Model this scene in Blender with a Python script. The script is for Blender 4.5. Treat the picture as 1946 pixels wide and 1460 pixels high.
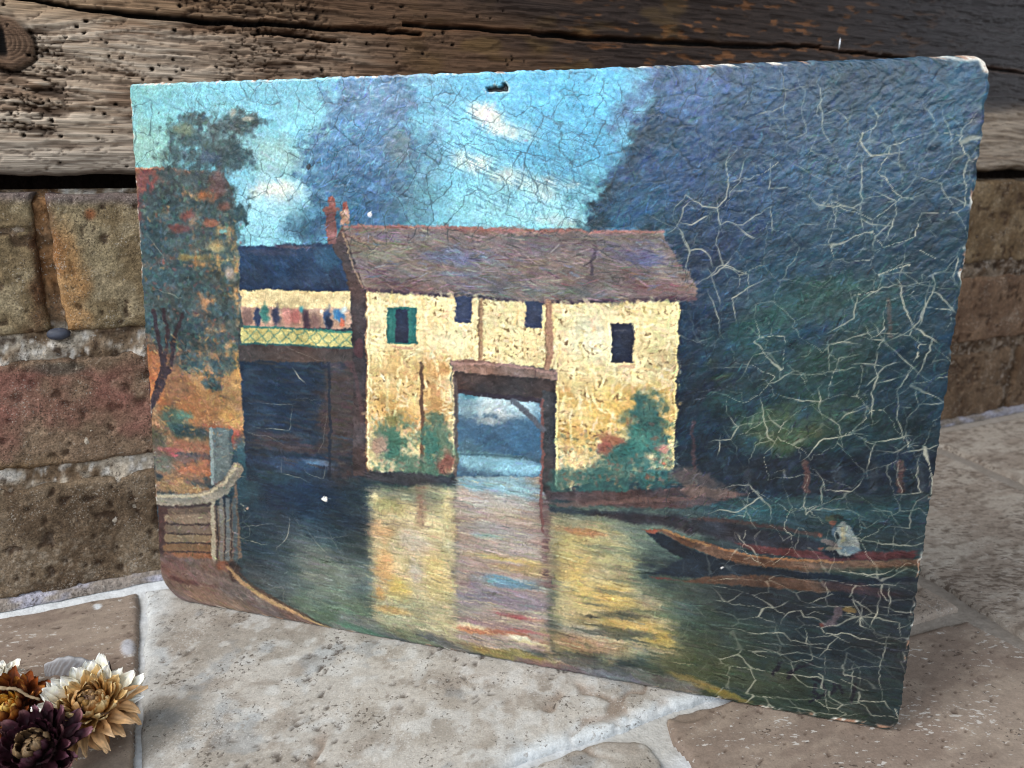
import bpy, math, random
import numpy as np
from mathutils import Matrix, Vector

# ------------------------------------------------------------------ camera, light, exposure
for o in list(bpy.data.objects): bpy.data.objects.remove(o)
scn = bpy.context.scene
col = scn.collection
FPX, CX, CY = 1402.0, 973.0, 730.0            # focal length and centre in photograph pixels
PITCH = math.atan(418 / 1402)                 # camera looks down by this angle
CAMH = 0.245                                  # camera height above the stone floor, metres
cam_d = bpy.data.cameras.new('camera'); cam = bpy.data.objects.new('camera', cam_d); col.objects.link(cam)
cam.location = (0, 0, CAMH); cam.rotation_euler = (math.pi / 2 - PITCH, 0, 0)
cam_d.sensor_width = 36.0; cam_d.lens = 36.0 * FPX / 1946.0
cam_d.clip_start = 0.01; cam_d.clip_end = 60
cam_d.dof.use_dof = True; cam_d.dof.focus_distance = 0.345; cam_d.dof.aperture_fstop = 12
scn.camera = cam
cy = scn.cycles; cy.use_adaptive_sampling = True; cy.adaptive_threshold = .02; cy.use_denoising = True; cy.time_limit = 600
cy.max_bounces = 4; cy.diffuse_bounces = 3; cy.glossy_bounces = 2; cy.filter_width = 1.1
scn.view_settings.view_transform = 'Standard'; scn.view_settings.look = 'None'
scn.view_settings.exposure = 0.0; scn.view_settings.gamma = 1.0
scn.view_settings.use_curve_mapping = False
wd_ = bpy.data.worlds.new('World'); scn.world = wd_; wd_.use_nodes = True
bgn = wd_.node_tree.nodes['Background']
bgn.inputs['Color'].default_value = (0.90, 0.94, 1.0, 1); bgn.inputs['Strength'].default_value = 0.36

def area(name, loc, target, sx, sy, power, color):
    d = bpy.data.lights.new(name, 'AREA'); d.shape = 'RECTANGLE'; d.size = sx; d.size_y = sy
    d.energy = power; d.color = color
    o = bpy.data.objects.new(name, d); col.objects.link(o)
    v = Vector(target) - Vector(loc); o.location = loc
    o.rotation_euler = v.to_track_quat('-Z', 'Y').to_euler()
    return o
# daylight from two windows of the room: one high to the left of the hearth, one behind the photographer
area('window_light_side', (-1.25, -0.45, 1.55), (0.0, 0.40, 0.08), 0.9, 1.1, 45, (1.0, 0.975, 0.94))
area('window_light_back', (-0.15, -1.75, 1.42), (0.1, 0.45, 0.15), 1.5, 0.8, 31, (0.80, 0.90, 1.0))
area('window_light_far', (2.3, 0.10, 0.62), (0.6, 0.6, 0.3), 0.7, 0.9, 15, (0.86, 0.93, 1.0))
# ------------------------------------------------------------------ photograph geometry
SP, CP = math.sin(PITCH), math.cos(PITCH)
def ray(px, py):
    x, y = px - CX, py - CY
    return np.array([x, FPX * CP - y * SP, -FPX * SP - y * CP])
def hit(px, py, n, d):
    o = np.array([0, 0, CAMH]); r = ray(px, py)
    return o + (d - n @ o) / (n @ r) * r
def project(P):
    q = P - np.array([0, 0, CAMH])
    z = q[..., 1] * CP - q[..., 2] * SP
    return CX + FPX * q[..., 0] / z, CY + FPX * (-q[..., 1] * SP - q[..., 2] * CP) / z
ZUP = np.array([0, 0, 1.0])
def on_floor(px, py, z=0.0): return hit(px, py, ZUP, z)
WALL0 = on_floor(0, 1155); WALL1 = on_floor(1805, 805)
WD = (WALL1 - WALL0) / np.linalg.norm(WALL1 - WALL0); WN = np.array([WD[1], -WD[0], 0])
WDIST = WN @ WALL0
def on_wall(px, py, out=0.0):                       # -> (along, height) on the wall
    p = hit(px, py, WN, WDIST + out); return np.array([(p - WALL0) @ WD, p[2]])
def wall_px(S, Z, out=0.0):
    P = WALL0 + S[..., None] * WD + Z[..., None] * ZUP + (WN * out); return project(P)
BD0 = on_floor(308, 1135); BD1 = on_floor(1707, 1392)
BW = float(np.linalg.norm(BD1 - BD0)); BH = 0.2862; LEAN = math.radians(6.1)
BX = (BD1 - BD0) / BW; HN = np.array([BX[1], -BX[0], 0]); HN = -HN if HN[1] > 0 else HN
BN = HN * math.cos(LEAN) + ZUP * math.sin(LEAN); BUP = -HN * math.sin(LEAN) + ZUP * math.cos(LEAN)
def on_board(px, py):
    p = hit(px, py, BN, BN @ BD0) - BD0; return p @ BX, p @ BUP
def board_px(U, V):
    return project(BD0 + U[..., None] * BX + V[..., None] * BUP)

# ------------------------------------------------------------------ noise
def sstep(a, b, x):
    t = np.clip((x - a) / (b - a), 0, 1); return t * t * (3 - 2 * t)
_tabs = {}
def vnoise(x, y, seed=0):
    if seed not in _tabs: _tabs[seed] = np.random.RandomState(seed + 7).rand(256, 256).astype(np.float32)
    T = _tabs[seed]; xf = np.floor(x); yf = np.floor(y)
    xi = xf.astype(np.int64) & 255; yi = yf.astype(np.int64) & 255
    fx = (x - xf); fy = (y - yf); fx = fx * fx * (3 - 2 * fx); fy = fy * fy * (3 - 2 * fy)
    x1 = (xi + 1) & 255; y1 = (yi + 1) & 255
    a = T[yi, xi]; b = T[yi, x1]; c = T[y1, xi]; d = T[y1, x1]
    return (a + (b - a) * fx) * (1 - fy) + (c + (d - c) * fx) * fy
def fbm(x, y, seed=0, octs=4, gain=.5):
    s = 0; a = 1; n = 0
    for o in range(octs):
        s = s + a * vnoise(x * 2 ** o + 17.3 * o, y * 2 ** o + 9.1 * o, seed + o * 13); n += a; a *= gain
    return s / n
def worley(x, y, seed=0):                           # f1, f2 and a symmetric number for the pair of cells
    if ('w', seed) not in _tabs: _tabs[('w', seed)] = np.random.RandomState(seed + 991).rand(256, 256, 2)
    T = _tabs[('w', seed)]; xi = np.floor(x).astype(np.int64); yi = np.floor(y).astype(np.int64)
    f1 = np.full(x.shape, 9.); f2 = np.full(x.shape, 9.); i1 = np.zeros(x.shape, np.int64); i2 = i1.copy()
    for dy in (-1, 0, 1):
        for dx in (-1, 0, 1):
            cx = xi + dx; cy = yi + dy; r = T[cy & 255, cx & 255]
            d = np.hypot(cx + r[..., 0] - x, cy + r[..., 1] - y); k = (cy & 255) * 256 + (cx & 255)
            n1 = d < f1; n2 = (~n1) & (d < f2)
            f2 = np.where(n1, f1, np.where(n2, d, f2)); i2 = np.where(n1, i1, np.where(n2, k, i2))
            f1 = np.where(n1, d, f1); i1 = np.where(n1, k, i1)
    lo = np.minimum(i1, i2); hi = np.maximum(i1, i2)
    h = ((lo * 73856093) ^ (hi * 19349663)) % 10007 / 10007.0
    return f1, f2, h, i1 % 977 / 977.0
def poly_sd(x, y, pts):                             # signed distance, negative inside
    pts = np.asarray(pts, float); n = len(pts); d = np.full(x.shape, 1e9); s = np.zeros(x.shape, bool)
    for i in range(n):
        ax, ay = pts[i]; bx, by = pts[(i + 1) % n]; ex, ey = bx - ax, by - ay; wx, wy = x - ax, y - ay
        t = np.clip((wx * ex + wy * ey) / (ex * ex + ey * ey + 1e-12), 0, 1)
        d = np.minimum(d, (wx - ex * t) ** 2 + (wy - ey * t) ** 2)
        if ay != by:
            c = ((ay > y) != (by > y)) & (x < (bx - ax) * (y - ay) / (by - ay) + ax); s ^= c
    d = np.sqrt(d); return np.where(s, -d, d)
def line_d(x, y, pts):                              # distance to a polyline and position 0..1 along it
    pts = np.asarray(pts, float); d = np.full(x.shape, 1e9); tt = np.zeros(x.shape)
    L = np.hypot(*(pts[1:] - pts[:-1]).T); tot = L.sum() + 1e-9; acc = 0
    for i in range(len(pts) - 1):
        ax, ay = pts[i]; ex, ey = pts[i + 1] - pts[i]
        t = np.clip(((x - ax) * ex + (y - ay) * ey) / (ex * ex + ey * ey + 1e-12), 0, 1)
        q = (x - ax - ex * t) ** 2 + (y - ay - ey * t) ** 2; m = q < d
        d = np.where(m, q, d); tt = np.where(m, (acc + t * L[i]) / tot, tt); acc += L[i]
    return np.sqrt(d), tt
def lin(c):                                         # sRGB 0..1 -> linear
    c = np.clip(np.asarray(c, float), 0, 1); return np.where(c <= .04045, c / 12.92, ((c + .055) / 1.055) ** 2.4)
def C255(*c): return np.array(c, float) / 255
def mix(a, b, t):
    t = np.asarray(t)[..., None] if np.ndim(t) else t
    return a * (1 - t) + b * t
# ------------------------------------------------------------------ mesh and object helpers
def mesh_np(name, co, quads, colors=None, smooth=True, tris=None):
    me = bpy.data.meshes.new(name); co = np.ascontiguousarray(co, np.float32).reshape(-1, 3)
    quads = np.asarray(quads, np.int32).reshape(-1, 4); nq = len(quads)
    tris = np.zeros((0, 3), np.int32) if tris is None else np.asarray(tris, np.int32).reshape(-1, 3)
    me.vertices.add(len(co)); me.vertices.foreach_set('co', co.ravel())
    idx = np.concatenate([quads.ravel(), tris.ravel()]); me.loops.add(len(idx)); me.loops.foreach_set('vertex_index', idx)
    st = np.concatenate([np.arange(nq) * 4, nq * 4 + np.arange(len(tris)) * 3]).astype(np.int32)
    me.polygons.add(len(st)); me.polygons.foreach_set('loop_start', st)
    me.polygons.foreach_set('use_smooth', np.full(len(st), smooth))
    me.update(calc_edges=True)
    if colors is not None:
        at = me.color_attributes.new('Col', 'FLOAT_COLOR', 'POINT')
        c = np.ones((len(co), 4), np.float32); c[:, :3] = np.asarray(colors, np.float32).reshape(-1, 3)
        at.data.foreach_set('color', c.ravel())
    return me
def grid_quads(h, w, keep=None, flip=False):
    i = np.arange(h * w).reshape(h, w)
    q = np.stack([i[:-1, :-1], i[:-1, 1:], i[1:, 1:], i[1:, :-1]], -1)
    if keep is not None: q = q[keep]
    q = q.reshape(-1, 4)
    return q[:, ::-1] if flip else q
def obj(name, me, mat=None, parent=None, loc=None, rot=None, scale=None, **props):
    o = bpy.data.objects.new(name, me); col.objects.link(o)
    if mat is not None and me is not None and not me.materials: me.materials.append(mat)
    if parent is not None: o.parent = parent
    if loc is not None: o.location = loc
    if rot is not None: o.rotation_euler = rot
    if scale is not None: o.scale = scale
    for k, v in props.items(): o[k] = v
    return o
def empty(name, mat4=None, parent=None, **props):
    o = bpy.data.objects.new(name, None); col.objects.link(o); o.empty_display_size = .02
    if mat4 is not None: o.matrix_world = mat4
    if parent is not None: o.parent = parent
    for k, v in props.items(): o[k] = v
    return o
def frame(origin, ex, ey, ez):
    m = Matrix.Identity(4)
    for i, v in enumerate((ex, ey, ez, origin)):
        for j in range(3): m[j][i] = float(v[j])
    return m
def material(name, rough=.8, spec=.3, colour=None, attr=True, bumps=(), tint=None, coat=0, rough_var=0, subsurf=0, specks=()):
    """colour from the 'Col' attribute (or a constant), varied by a noise, with stacked noise bumps"""
    m = bpy.data.materials.new(name); m.use_nodes = True; nt = m.node_tree; N = nt.nodes; L = nt.links
    b = N['Principled BSDF']; b.inputs['Roughness'].default_value = rough
    b.inputs['Specular IOR Level'].default_value = spec
    if coat: b.inputs['Coat Weight'].default_value = coat; b.inputs['Coat Roughness'].default_value = .25
    tc = N.new('ShaderNodeTexCoord')
    if attr:
        a = N.new('ShaderNodeAttribute'); a.attribute_name = 'Col'; src = a.outputs['Color']
    else:
        r = N.new('ShaderNodeRGB'); r.outputs[0].default_value = (*colour, 1); src = r.outputs[0]
    if tint:
        for sc, lo, hi, *st_ in tint:
            n = N.new('ShaderNodeTexNoise'); n.inputs['Scale'].default_value = sc; n.inputs['Detail'].default_value = 4
            mp = N.new('ShaderNodeMapping'); mp.inputs['Scale'].default_value = st_[0] if st_ else (1, 1, 1)
            L.new(tc.outputs['Object'], mp.inputs['Vector']); L.new(mp.outputs[0], n.inputs['Vector'])
            mr = N.new('ShaderNodeMapRange'); mr.inputs['From Min'].default_value = .3; mr.inputs['From Max'].default_value = .7
            mr.inputs['To Min'].default_value = lo; mr.inputs['To Max'].default_value = hi
            L.new(n.outputs['Fac'], mr.inputs['Value'])
            mx = N.new('ShaderNodeVectorMath'); mx.operation = 'SCALE'
            L.new(src, mx.inputs[0]); L.new(mr.outputs[0], mx.inputs['Scale']); src = mx.outputs[0]
    for sc, lo, hi, rgb, amt, stretch, patch in specks:     # crisp grains, flecks and pores: thresholded noise, gathered in patches
        n = N.new('ShaderNodeTexNoise'); n.inputs['Scale'].default_value = sc; n.inputs['Detail'].default_value = 3; n.inputs['Roughness'].default_value = .62
        mp = N.new('ShaderNodeMapping'); mp.inputs['Scale'].default_value = stretch[:3]; mp.inputs['Rotation'].default_value = (0, 0, stretch[3] if len(stretch) > 3 else 0)
        L.new(tc.outputs['Object'], mp.inputs['Vector']); L.new(mp.outputs[0], n.inputs['Vector'])
        n2 = N.new('ShaderNodeTexNoise'); n2.inputs['Scale'].default_value = patch; n2.inputs['Detail'].default_value = 3; L.new(tc.outputs['Object'], n2.inputs['Vector'])
        ad = N.new('ShaderNodeMath'); ad.operation = 'MULTIPLY_ADD'; ad.inputs[1].default_value = .45; L.new(n2.outputs['Fac'], ad.inputs[0]); L.new(n.outputs['Fac'], ad.inputs[2])
        sb = N.new('ShaderNodeMath'); sb.operation = 'SUBTRACT'; sb.inputs[1].default_value = .225; L.new(ad.outputs[0], sb.inputs[0])
        mr = N.new('ShaderNodeMapRange'); mr.inputs['From Min'].default_value = lo; mr.inputs['From Max'].default_value = hi; mr.inputs['To Max'].default_value = amt; L.new(sb.outputs[0], mr.inputs['Value'])
        mx = N.new('ShaderNodeMix'); mx.data_type = 'RGBA'; L.new(mr.outputs[0], mx.inputs['Factor']); L.new(src, mx.inputs['A']); mx.inputs['B'].default_value = (*rgb, 1); src = mx.outputs['Result']
    L.new(src, b.inputs['Base Color'])
    if rough_var:
        n = N.new('ShaderNodeTexNoise'); n.inputs['Scale'].default_value = 90; n.inputs['Detail'].default_value = 5
        L.new(tc.outputs['Object'], n.inputs['Vector'])
        mr = N.new('ShaderNodeMapRange'); mr.inputs['From Min'].default_value = .3; mr.inputs['From Max'].default_value = .7
        mr.inputs['To Min'].default_value = rough - rough_var; mr.inputs['To Max'].default_value = rough + rough_var
        L.new(n.outputs['Fac'], mr.inputs['Value']); L.new(mr.outputs[0], b.inputs['Roughness'])
    prev = None
    for sc, st, dist, stretch in bumps:
        n = N.new('ShaderNodeTexNoise'); n.inputs['Scale'].default_value = sc; n.inputs['Detail'].default_value = 5
        mp = N.new('ShaderNodeMapping'); mp.inputs['Scale'].default_value = stretch
        L.new(tc.outputs['Object'], mp.inputs['Vector']); L.new(mp.outputs[0], n.inputs['Vector'])
        bp = N.new('ShaderNodeBump'); bp.inputs['Strength'].default_value = st; bp.inputs['Distance'].default_value = dist
        L.new(n.outputs['Fac'], bp.inputs['Height'])
        if prev: L.new(prev.outputs[0], bp.inputs['Normal'])
        prev = bp
    if prev: L.new(prev.outputs[0], b.inputs['Normal'])
    if subsurf:
        b.inputs['Subsurface Weight'].default_value = subsurf; b.inputs['Subsurface Radius'].default_value = (.004, .003, .002)
        b.inputs['Subsurface Scale'].default_value = 1.0
    return m
# ------------------------------------------------------------------ brick wall with its mortar
GAIN = 1.0
WALLM = frame(WALL0, WD, -WN, ZUP)                  # local x along the wall, y into the wall, z up
M_brick = material('old_stock_brick', .92, .15, bumps=((1100, .6, .0012, (1, 1, 1)), (300, .45, .002, (1, 1, 1))), tint=((1100, .62, 1.4), (420, .8, 1.22), (120, .84, 1.16)), specks=((900, .60, .66, (.05, .035, .025), .75, (1, 1, 1), 60), (1000, .645, .69, (.48, .43, .37), .55, (1, 1, 1), 45)))
M_mortar = material('lime_mortar', .95, .1, bumps=((700, .7, .0015, (1, 1, 1)), (220, .6, .003, (1, 1, 1))), tint=((420, .55, 1.35),), specks=((800, .60, .66, (.06, .045, .035), .7, (1, 1, 1), 80), (700, .64, .70, (.58, .55, .51), .5, (1, 1, 1), 60)))
brick_wall = empty('brick_wall', WALLM, label='weathered brown brick wall with crumbling pale lime mortar under the beam', category='wall')
COURSES = [(.1578, .2300), (.0818, .1432), (.0035, .0704)]
JOINTS = [[-.62, -.396, -.171, .054, .279, .504, .729, .954, 1.18, 1.40], [-.75, -.525, -.3, -.075, .15, .375, .6, .76, .985, 1.21, 1.40], [-.56, -.335, -.11, .115, .34, .565, .69, .87, 1.095, 1.32]]
PAL = {0: ((134, 120, 94), (112, 96, 72), (150, 136, 110)), 1: ((122, 102, 84), (106, 86, 70), (136, 116, 96)), 2: ((112, 96, 78), (94, 78, 62), (126, 110, 92))}
def make_brick(c, s0, s1, z0, z1, seed):
    vis = (-.02 < s1 and s0 < .12) or (s1 > .72 and s0 < 1.0)
    st = .0012 if vis else .006
    nx = max(10, int((s1 - s0) / st)); nz = max(6, int((z1 - z0) / st))
    a, b = np.meshgrid(np.linspace(0, 1, nx), np.linspace(0, 1, nz)); S = s0 + a * (s1 - s0); Zc = z0 + b * (z1 - z0)
    n1 = fbm(S * 55 + seed, Zc * 55, seed, 4) - .5; n2 = fbm(S * 300, Zc * 300 + seed, seed + 3, 3) - .5; n3 = fbm(S * 14 + seed, Zc * 14, seed + 5, 2) - .5
    e = np.minimum(np.minimum(S - s0, s1 - S), np.minimum(Zc - z0, z1 - Zc)); rnd = .0032 * (1 - np.sqrt(np.clip(1 - (1 - np.clip((e + .002 * n1) / .0032, 0, 1)) ** 2, 0, 1)))
    y = -.0015 + rnd + n1 * .0026 + n2 * .0010 + n3 * .0026
    wob = .0024; S2 = S + (fbm(Zc * 60 + seed, S * 8, seed + 7, 3) - .5) * wob * 2 * (1 - sstep(0, .02, np.minimum(S - s0, s1 - S))); Z2 = Zc + (fbm(S * 55 + seed, Zc * 5, seed + 9, 3) - .5) * wob * 2 * (1 - sstep(0, .016, np.minimum(Zc - z0, z1 - Zc)))
    PX, PY = wall_px(S, Zc)
    p = [C255(*q) for q in PAL[c]]; k = mix(p[0], p[1], sstep(.4, .65, fbm(S * 40, Zc * 40, seed + 11, 4))); k = mix(k, p[2], sstep(.52, .72, fbm(S * 90, Zc * 90, seed + 13, 3)) * .7)
    k = k * (1 + .25 * (fbm(S * 600, Zc * 600, seed + 15, 2) - .5))[..., None]
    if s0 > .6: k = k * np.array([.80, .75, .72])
    pit = sstep(.68, .76, fbm(S * 170, Zc * 170, seed + 17, 2)); y = y + pit * .0016; k = mix(k, C255(58, 42, 32), pit * .6)
    spk = sstep(.78, .86, fbm(S * 700, Zc * 700, seed + 19, 2)); k = mix(k, C255(206, 196, 178), spk * .3)
    if s0 < .1 and s1 > 0:
        if c == 0:
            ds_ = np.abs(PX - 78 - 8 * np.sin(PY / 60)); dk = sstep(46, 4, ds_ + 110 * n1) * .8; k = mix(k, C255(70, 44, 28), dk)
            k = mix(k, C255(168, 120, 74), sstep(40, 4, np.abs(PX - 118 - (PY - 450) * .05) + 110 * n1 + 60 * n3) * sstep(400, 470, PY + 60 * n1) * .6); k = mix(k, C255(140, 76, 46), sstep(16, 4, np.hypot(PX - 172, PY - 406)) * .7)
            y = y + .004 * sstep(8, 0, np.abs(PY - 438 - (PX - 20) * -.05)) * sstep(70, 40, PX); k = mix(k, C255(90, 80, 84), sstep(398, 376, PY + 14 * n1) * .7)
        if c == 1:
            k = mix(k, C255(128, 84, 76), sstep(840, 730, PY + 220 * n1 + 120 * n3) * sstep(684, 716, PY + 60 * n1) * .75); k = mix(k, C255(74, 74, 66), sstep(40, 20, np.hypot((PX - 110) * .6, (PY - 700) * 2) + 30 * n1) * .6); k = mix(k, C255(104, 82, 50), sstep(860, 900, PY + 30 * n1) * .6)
        if c == 2:
            k = mix(k, C255(206, 202, 192), sstep(.62, .72, fbm(S * 560, Zc * 560, 77, 2) + .10 * (fbm(S * 60, Zc * 60, 78, 2) - .5) * 2) * sstep(960, 1060, PY) * .22)
    front = np.stack([S2, y, Z2], -1)
    # close the block: a ring at the back
    ring = np.concatenate([front[0, :], front[1:, -1], front[-1, -2::-1], front[-2:0:-1, 0]]); rc = np.concatenate([k[0, :], k[1:, -1], k[-1, -2::-1], k[-2:0:-1, 0]])
    ii = np.arange(nx * nz).reshape(nz, nx); ri = np.concatenate([ii[0, :], ii[1:, -1], ii[-1, -2::-1], ii[-2:0:-1, 0]])
    back = ring.copy(); back[:, 1] = .06; n0 = nx * nz; m = len(ri); j = np.arange(m); j2 = (j + 1) % m
    q = np.concatenate([grid_quads(nz, nx), np.stack([ri[j2], ri[j], n0 + j, n0 + j2], -1)])
    ctr = back.mean(0); tr = np.stack([n0 + j2, n0 + j, np.full(m, n0 + m)], -1)
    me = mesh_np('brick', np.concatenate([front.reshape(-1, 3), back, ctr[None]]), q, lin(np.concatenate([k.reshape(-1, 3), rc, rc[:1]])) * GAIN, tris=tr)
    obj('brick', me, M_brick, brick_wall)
sd = 100
for c, (z0, z1) in enumerate(COURSES):
    J = JOINTS[c]
    for i in range(len(J) - 1):
        sd += 7; g = .0055 if c else .0036
        make_brick(c, J[i] + g, J[i + 1] - g, z0, z1, sd)
# mortar sheet between and behind the bricks
nx, nz = 620, 110; a, b = np.meshgrid(np.concatenate([np.linspace(-.6, -.02, 40)[:-1], np.linspace(-.02, .14, 160)[:-1], np.linspace(.14, .72, 160)[:-1], np.linspace(.72, .95, 200)[:-1], np.linspace(.95, 1.4, 65)]), np.linspace(0, .232, nz))
nx = a.shape[1]; n1 = fbm(a * 120, b * 120, 11, 4) - .5; n2 = fbm(a * 420, b * 420, 12, 3) - .5
y = .0018 + n1 * .0075 + n2 * .003; y = y + .02 * sstep(.226, .232, b) + .003 * sstep(.011, .004, np.abs(a - .054)) * sstep(.165, .18, b)
k = mix(C255(176, 164, 148), C255(120, 100, 80), sstep(.42, .62, fbm(a * 90, b * 90, 14, 4))); k = mix(k, C255(214, 208, 200), sstep(.58, .7, fbm(a * 260, b * 260, 15, 3)) * .8); k = mix(k, C255(66, 52, 42), sstep(.66, .74, fbm(a * 200, b * 200, 16, 2)) * .7)
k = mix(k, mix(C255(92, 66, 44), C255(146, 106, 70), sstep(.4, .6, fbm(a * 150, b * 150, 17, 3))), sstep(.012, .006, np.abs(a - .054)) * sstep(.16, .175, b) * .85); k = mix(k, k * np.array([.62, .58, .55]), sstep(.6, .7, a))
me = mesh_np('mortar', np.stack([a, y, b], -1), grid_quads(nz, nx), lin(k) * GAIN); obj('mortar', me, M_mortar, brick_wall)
# dark-coloured masonry core behind the joints, so that nothing shows through the gap under the beam
def boxmesh(name, lo, hi):
    x0, y0, z0 = lo; x1, y1, z1 = hi
    v = [(x0, y0, z0), (x1, y0, z0), (x1, y1, z0), (x0, y1, z0), (x0, y0, z1), (x1, y0, z1), (x1, y1, z1), (x0, y1, z1)]
    return mesh_np(name, v, [(0, 1, 5, 4), (1, 2, 6, 5), (2, 3, 7, 6), (3, 0, 4, 7), (4, 5, 6, 7), (3, 2, 1, 0)], smooth=False)
M_core = material('dark_rubble', .95, .1, colour=tuple(lin(C255(52, 42, 36))), attr=False, bumps=((120, .8, .01, (1, 1, 1)),))
obj('rubble_core', boxmesh('rubble_core', (-.8, .061, -.05), (1.6, .20, .42)), M_core, brick_wall)
# pebble in the bed joint and pale fillet along the foot of the wall
def blobmesh(name, rx, ry, rz, seed, amp=.15, nu=20, nv=12, c=(90, 90, 95)):
    th, ph = np.meshgrid(np.linspace(0, 2 * np.pi, nu, endpoint=False), np.linspace(.02, np.pi - .02, nv)); rs = 1 + amp * (fbm(np.cos(th) * 2 + 5, np.sin(th) * 2 + ph * 2, seed, 3) - .5) * 2
    P = np.stack([rx * rs * np.cos(th) * np.sin(ph), ry * rs * np.sin(th) * np.sin(ph), rz * rs * np.cos(ph)], -1)
    i = np.arange(nu * nv).reshape(nv, nu); q = np.stack([i[:-1], np.roll(i[:-1], -1, 1), np.roll(i[1:], -1, 1), i[1:]], -1).reshape(-1, 4)
    n = nu * nv; co = np.concatenate([P.reshape(-1, 3), [[0, 0, rz], [0, 0, -rz]]]); t = np.concatenate([np.stack([np.roll(i[0], -1), i[0], np.full(nu, n)], -1), np.stack([i[-1], np.roll(i[-1], -1), np.full(nu, n + 1)], -1)])
    kk = C255(*c) * (1 + .5 * (fbm(co[:, 0] * 900, co[:, 2] * 900 + co[:, 1] * 500, seed + 1, 3) - .5))[:, None]
    return mesh_np(name, co, q[:, ::-1], lin(kk), tris=t[:, ::-1])
M_stone = material('pebble_stone', .6, .4, bumps=((600, .3, .001, (1, 1, 1)),))
ps = on_wall(112, 634); obj('pebble', blobmesh('pebble', .0058, .004, .0032, 3, c=(58, 62, 74)), M_stone, brick_wall, loc=(ps[0], -.0015, ps[1]))
s = np.linspace(-.3, 1.35, 700); t = np.linspace(0, math.pi * .5, 7); Sg, Tg = np.meshgrid(s, t); rr = (.0062 + .003 * (fbm(Sg * 40, Tg * .5, 23, 3) - .5)) * (1 + .25 * (fbm(Sg * 200, Tg * 2, 24, 2) - .5))
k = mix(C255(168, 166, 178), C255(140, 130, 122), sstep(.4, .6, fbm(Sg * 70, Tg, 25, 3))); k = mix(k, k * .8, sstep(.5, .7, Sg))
me = mesh_np('mortar_fillet', np.stack([Sg, .001 - rr * np.cos(Tg) * .9, rr * np.sin(Tg) * 1.05 - .0005], -1), grid_quads(7, 700, flip=False), lin(k)); obj('mortar_fillet', me, M_mortar, brick_wall)

# ------------------------------------------------------------------ oak beam over the bricks
BY = .0065                                          # its face lies a little behind the brick faces
BZ0, BZ1 = .2395, .425
M_beam = material('weathered_oak', .8, .22, bumps=((16, .55, .0018, (2.2, 1, 95)), (60, .35, .0012, (1.2, 1, 26))), tint=((22, .62, 1.32, (1.6, 1, 110)), (60, .8, 1.18, (1, 1, 14))), rough_var=.1)
def add_smoked_gloss(m):                            # smoke and polish make the dark right end glossier
    nt = m.node_tree; N = nt.nodes; L = nt.links; b = N['Principled BSDF']
    tc = N.new('ShaderNodeTexCoord'); sx = N.new('ShaderNodeSeparateXYZ'); L.new(tc.outputs['Object'], sx.inputs[0])
    mr = N.new('ShaderNodeMapRange'); mr.inputs['From Min'].default_value = .35; mr.inputs['From Max'].default_value = .75; mr.inputs['To Min'].default_value = .85; mr.inputs['To Max'].default_value = .42
    L.new(sx.outputs[0], mr.inputs['Value']); L.new(mr.outputs[0], b.inputs['Roughness'])
add_smoked_gloss(M_beam)
beam = empty('mantel_beam', frame(WALL0 + ZUP * BZ0 - WN * BY, WD, -WN, ZUP), label='long weathered oak beam, grey at the left and smoke-blackened towards the right', category='beam')
cols = np.concatenate([np.linspace(-.6, .02, 50)[:-1], np.linspace(.02, .42, 640)[:-1], np.linspace(.42, .90, 620)[:-1], np.linspace(.90, 1.5, 50)])
rows = np.concatenate([np.linspace(BZ0, .388, 205)[:-1], np.linspace(.388, BZ1, 20)])
S, Z = np.meshgrid(cols, rows); PX, PY = wall_px(S, Z, -BY)
ks, kz = on_wall(8, 78, -BY); ds, dz = S - ks, Z - kz
g = Z + .011 * np.exp(-((ds / .034) ** 2 + (dz / .02) ** 2)) * np.tanh(dz / .005) + .004 * (fbm(S * 7, Z * 7, 31, 2) - .5) + .0035 * (fbm(S * 30, Z * 40, 32, 2) - .5)
gr = fbm(S * 26, g * 620, 33, 3) - .5; gr2 = fbm(S * 9, g * 200, 34, 3) - .5
er = sstep(.34, .56, fbm(S * 22, Z * 34, 35, 3) + .12 * sstep(600, 200, PX) * sstep(300, 180, PY) - .22 * sstep(220, 320, PY) - .06 * sstep(60, 0, PY)) * sstep(1000, 420, PX)   # eaten-away patches
fis = sstep(.41, .33, fbm(S * 60, g * 560, 36, 3)) * (.35 + .7 * er); fis = np.clip(fis, 0, 1)
ln = worley(S * 38 + gr2 * 3, g * 330 + gr * 1.2, 40); chk = sstep(.10, .025, ln[1] - ln[0]) * (ln[2] > .35) * sstep(1100, 500, PX) * (.45 + .55 * er)
brk = worley(S * 130 + gr2 * 2, g * 420, 37); flake = sstep(.14, .03, brk[1] - brk[0]) * er * (brk[2] > .45)
y = -gr * .0018 - gr2 * .003 + fis * .0024 + chk * .0022 + flake * .0022 + er * .0014 * (fbm(S * 160, g * 500, 38, 2) * 2 - .6) - .004 * (fbm(S * 5, Z * 12, 39, 2) - .5)
k = mix(C255(164, 148, 132), C255(128, 108, 92), sstep(.40, .62, fbm(S * 16, g * 90, 41, 4))); k = mix(k, C255(178, 168, 156), sstep(.05, .25, gr + .25 * sstep(200, 320, PY) + .05) * .75); k = mix(k, C255(164, 156, 148), sstep(230, 300, PY) * .5 * sstep(900, 300, PX))
k = mix(k, C255(134, 110, 84), sstep(60, 0, PY - (PX - 100) * .06) * .6)
brown = sstep(380, 900, PX + 200 * gr2 + 60 * (fbm(S * 20, Z * 20, 42, 2) - .5) * 4 + .9 * (160 - PY)); k = mix(k, C255(88, 66, 50), brown * .9)
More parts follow.
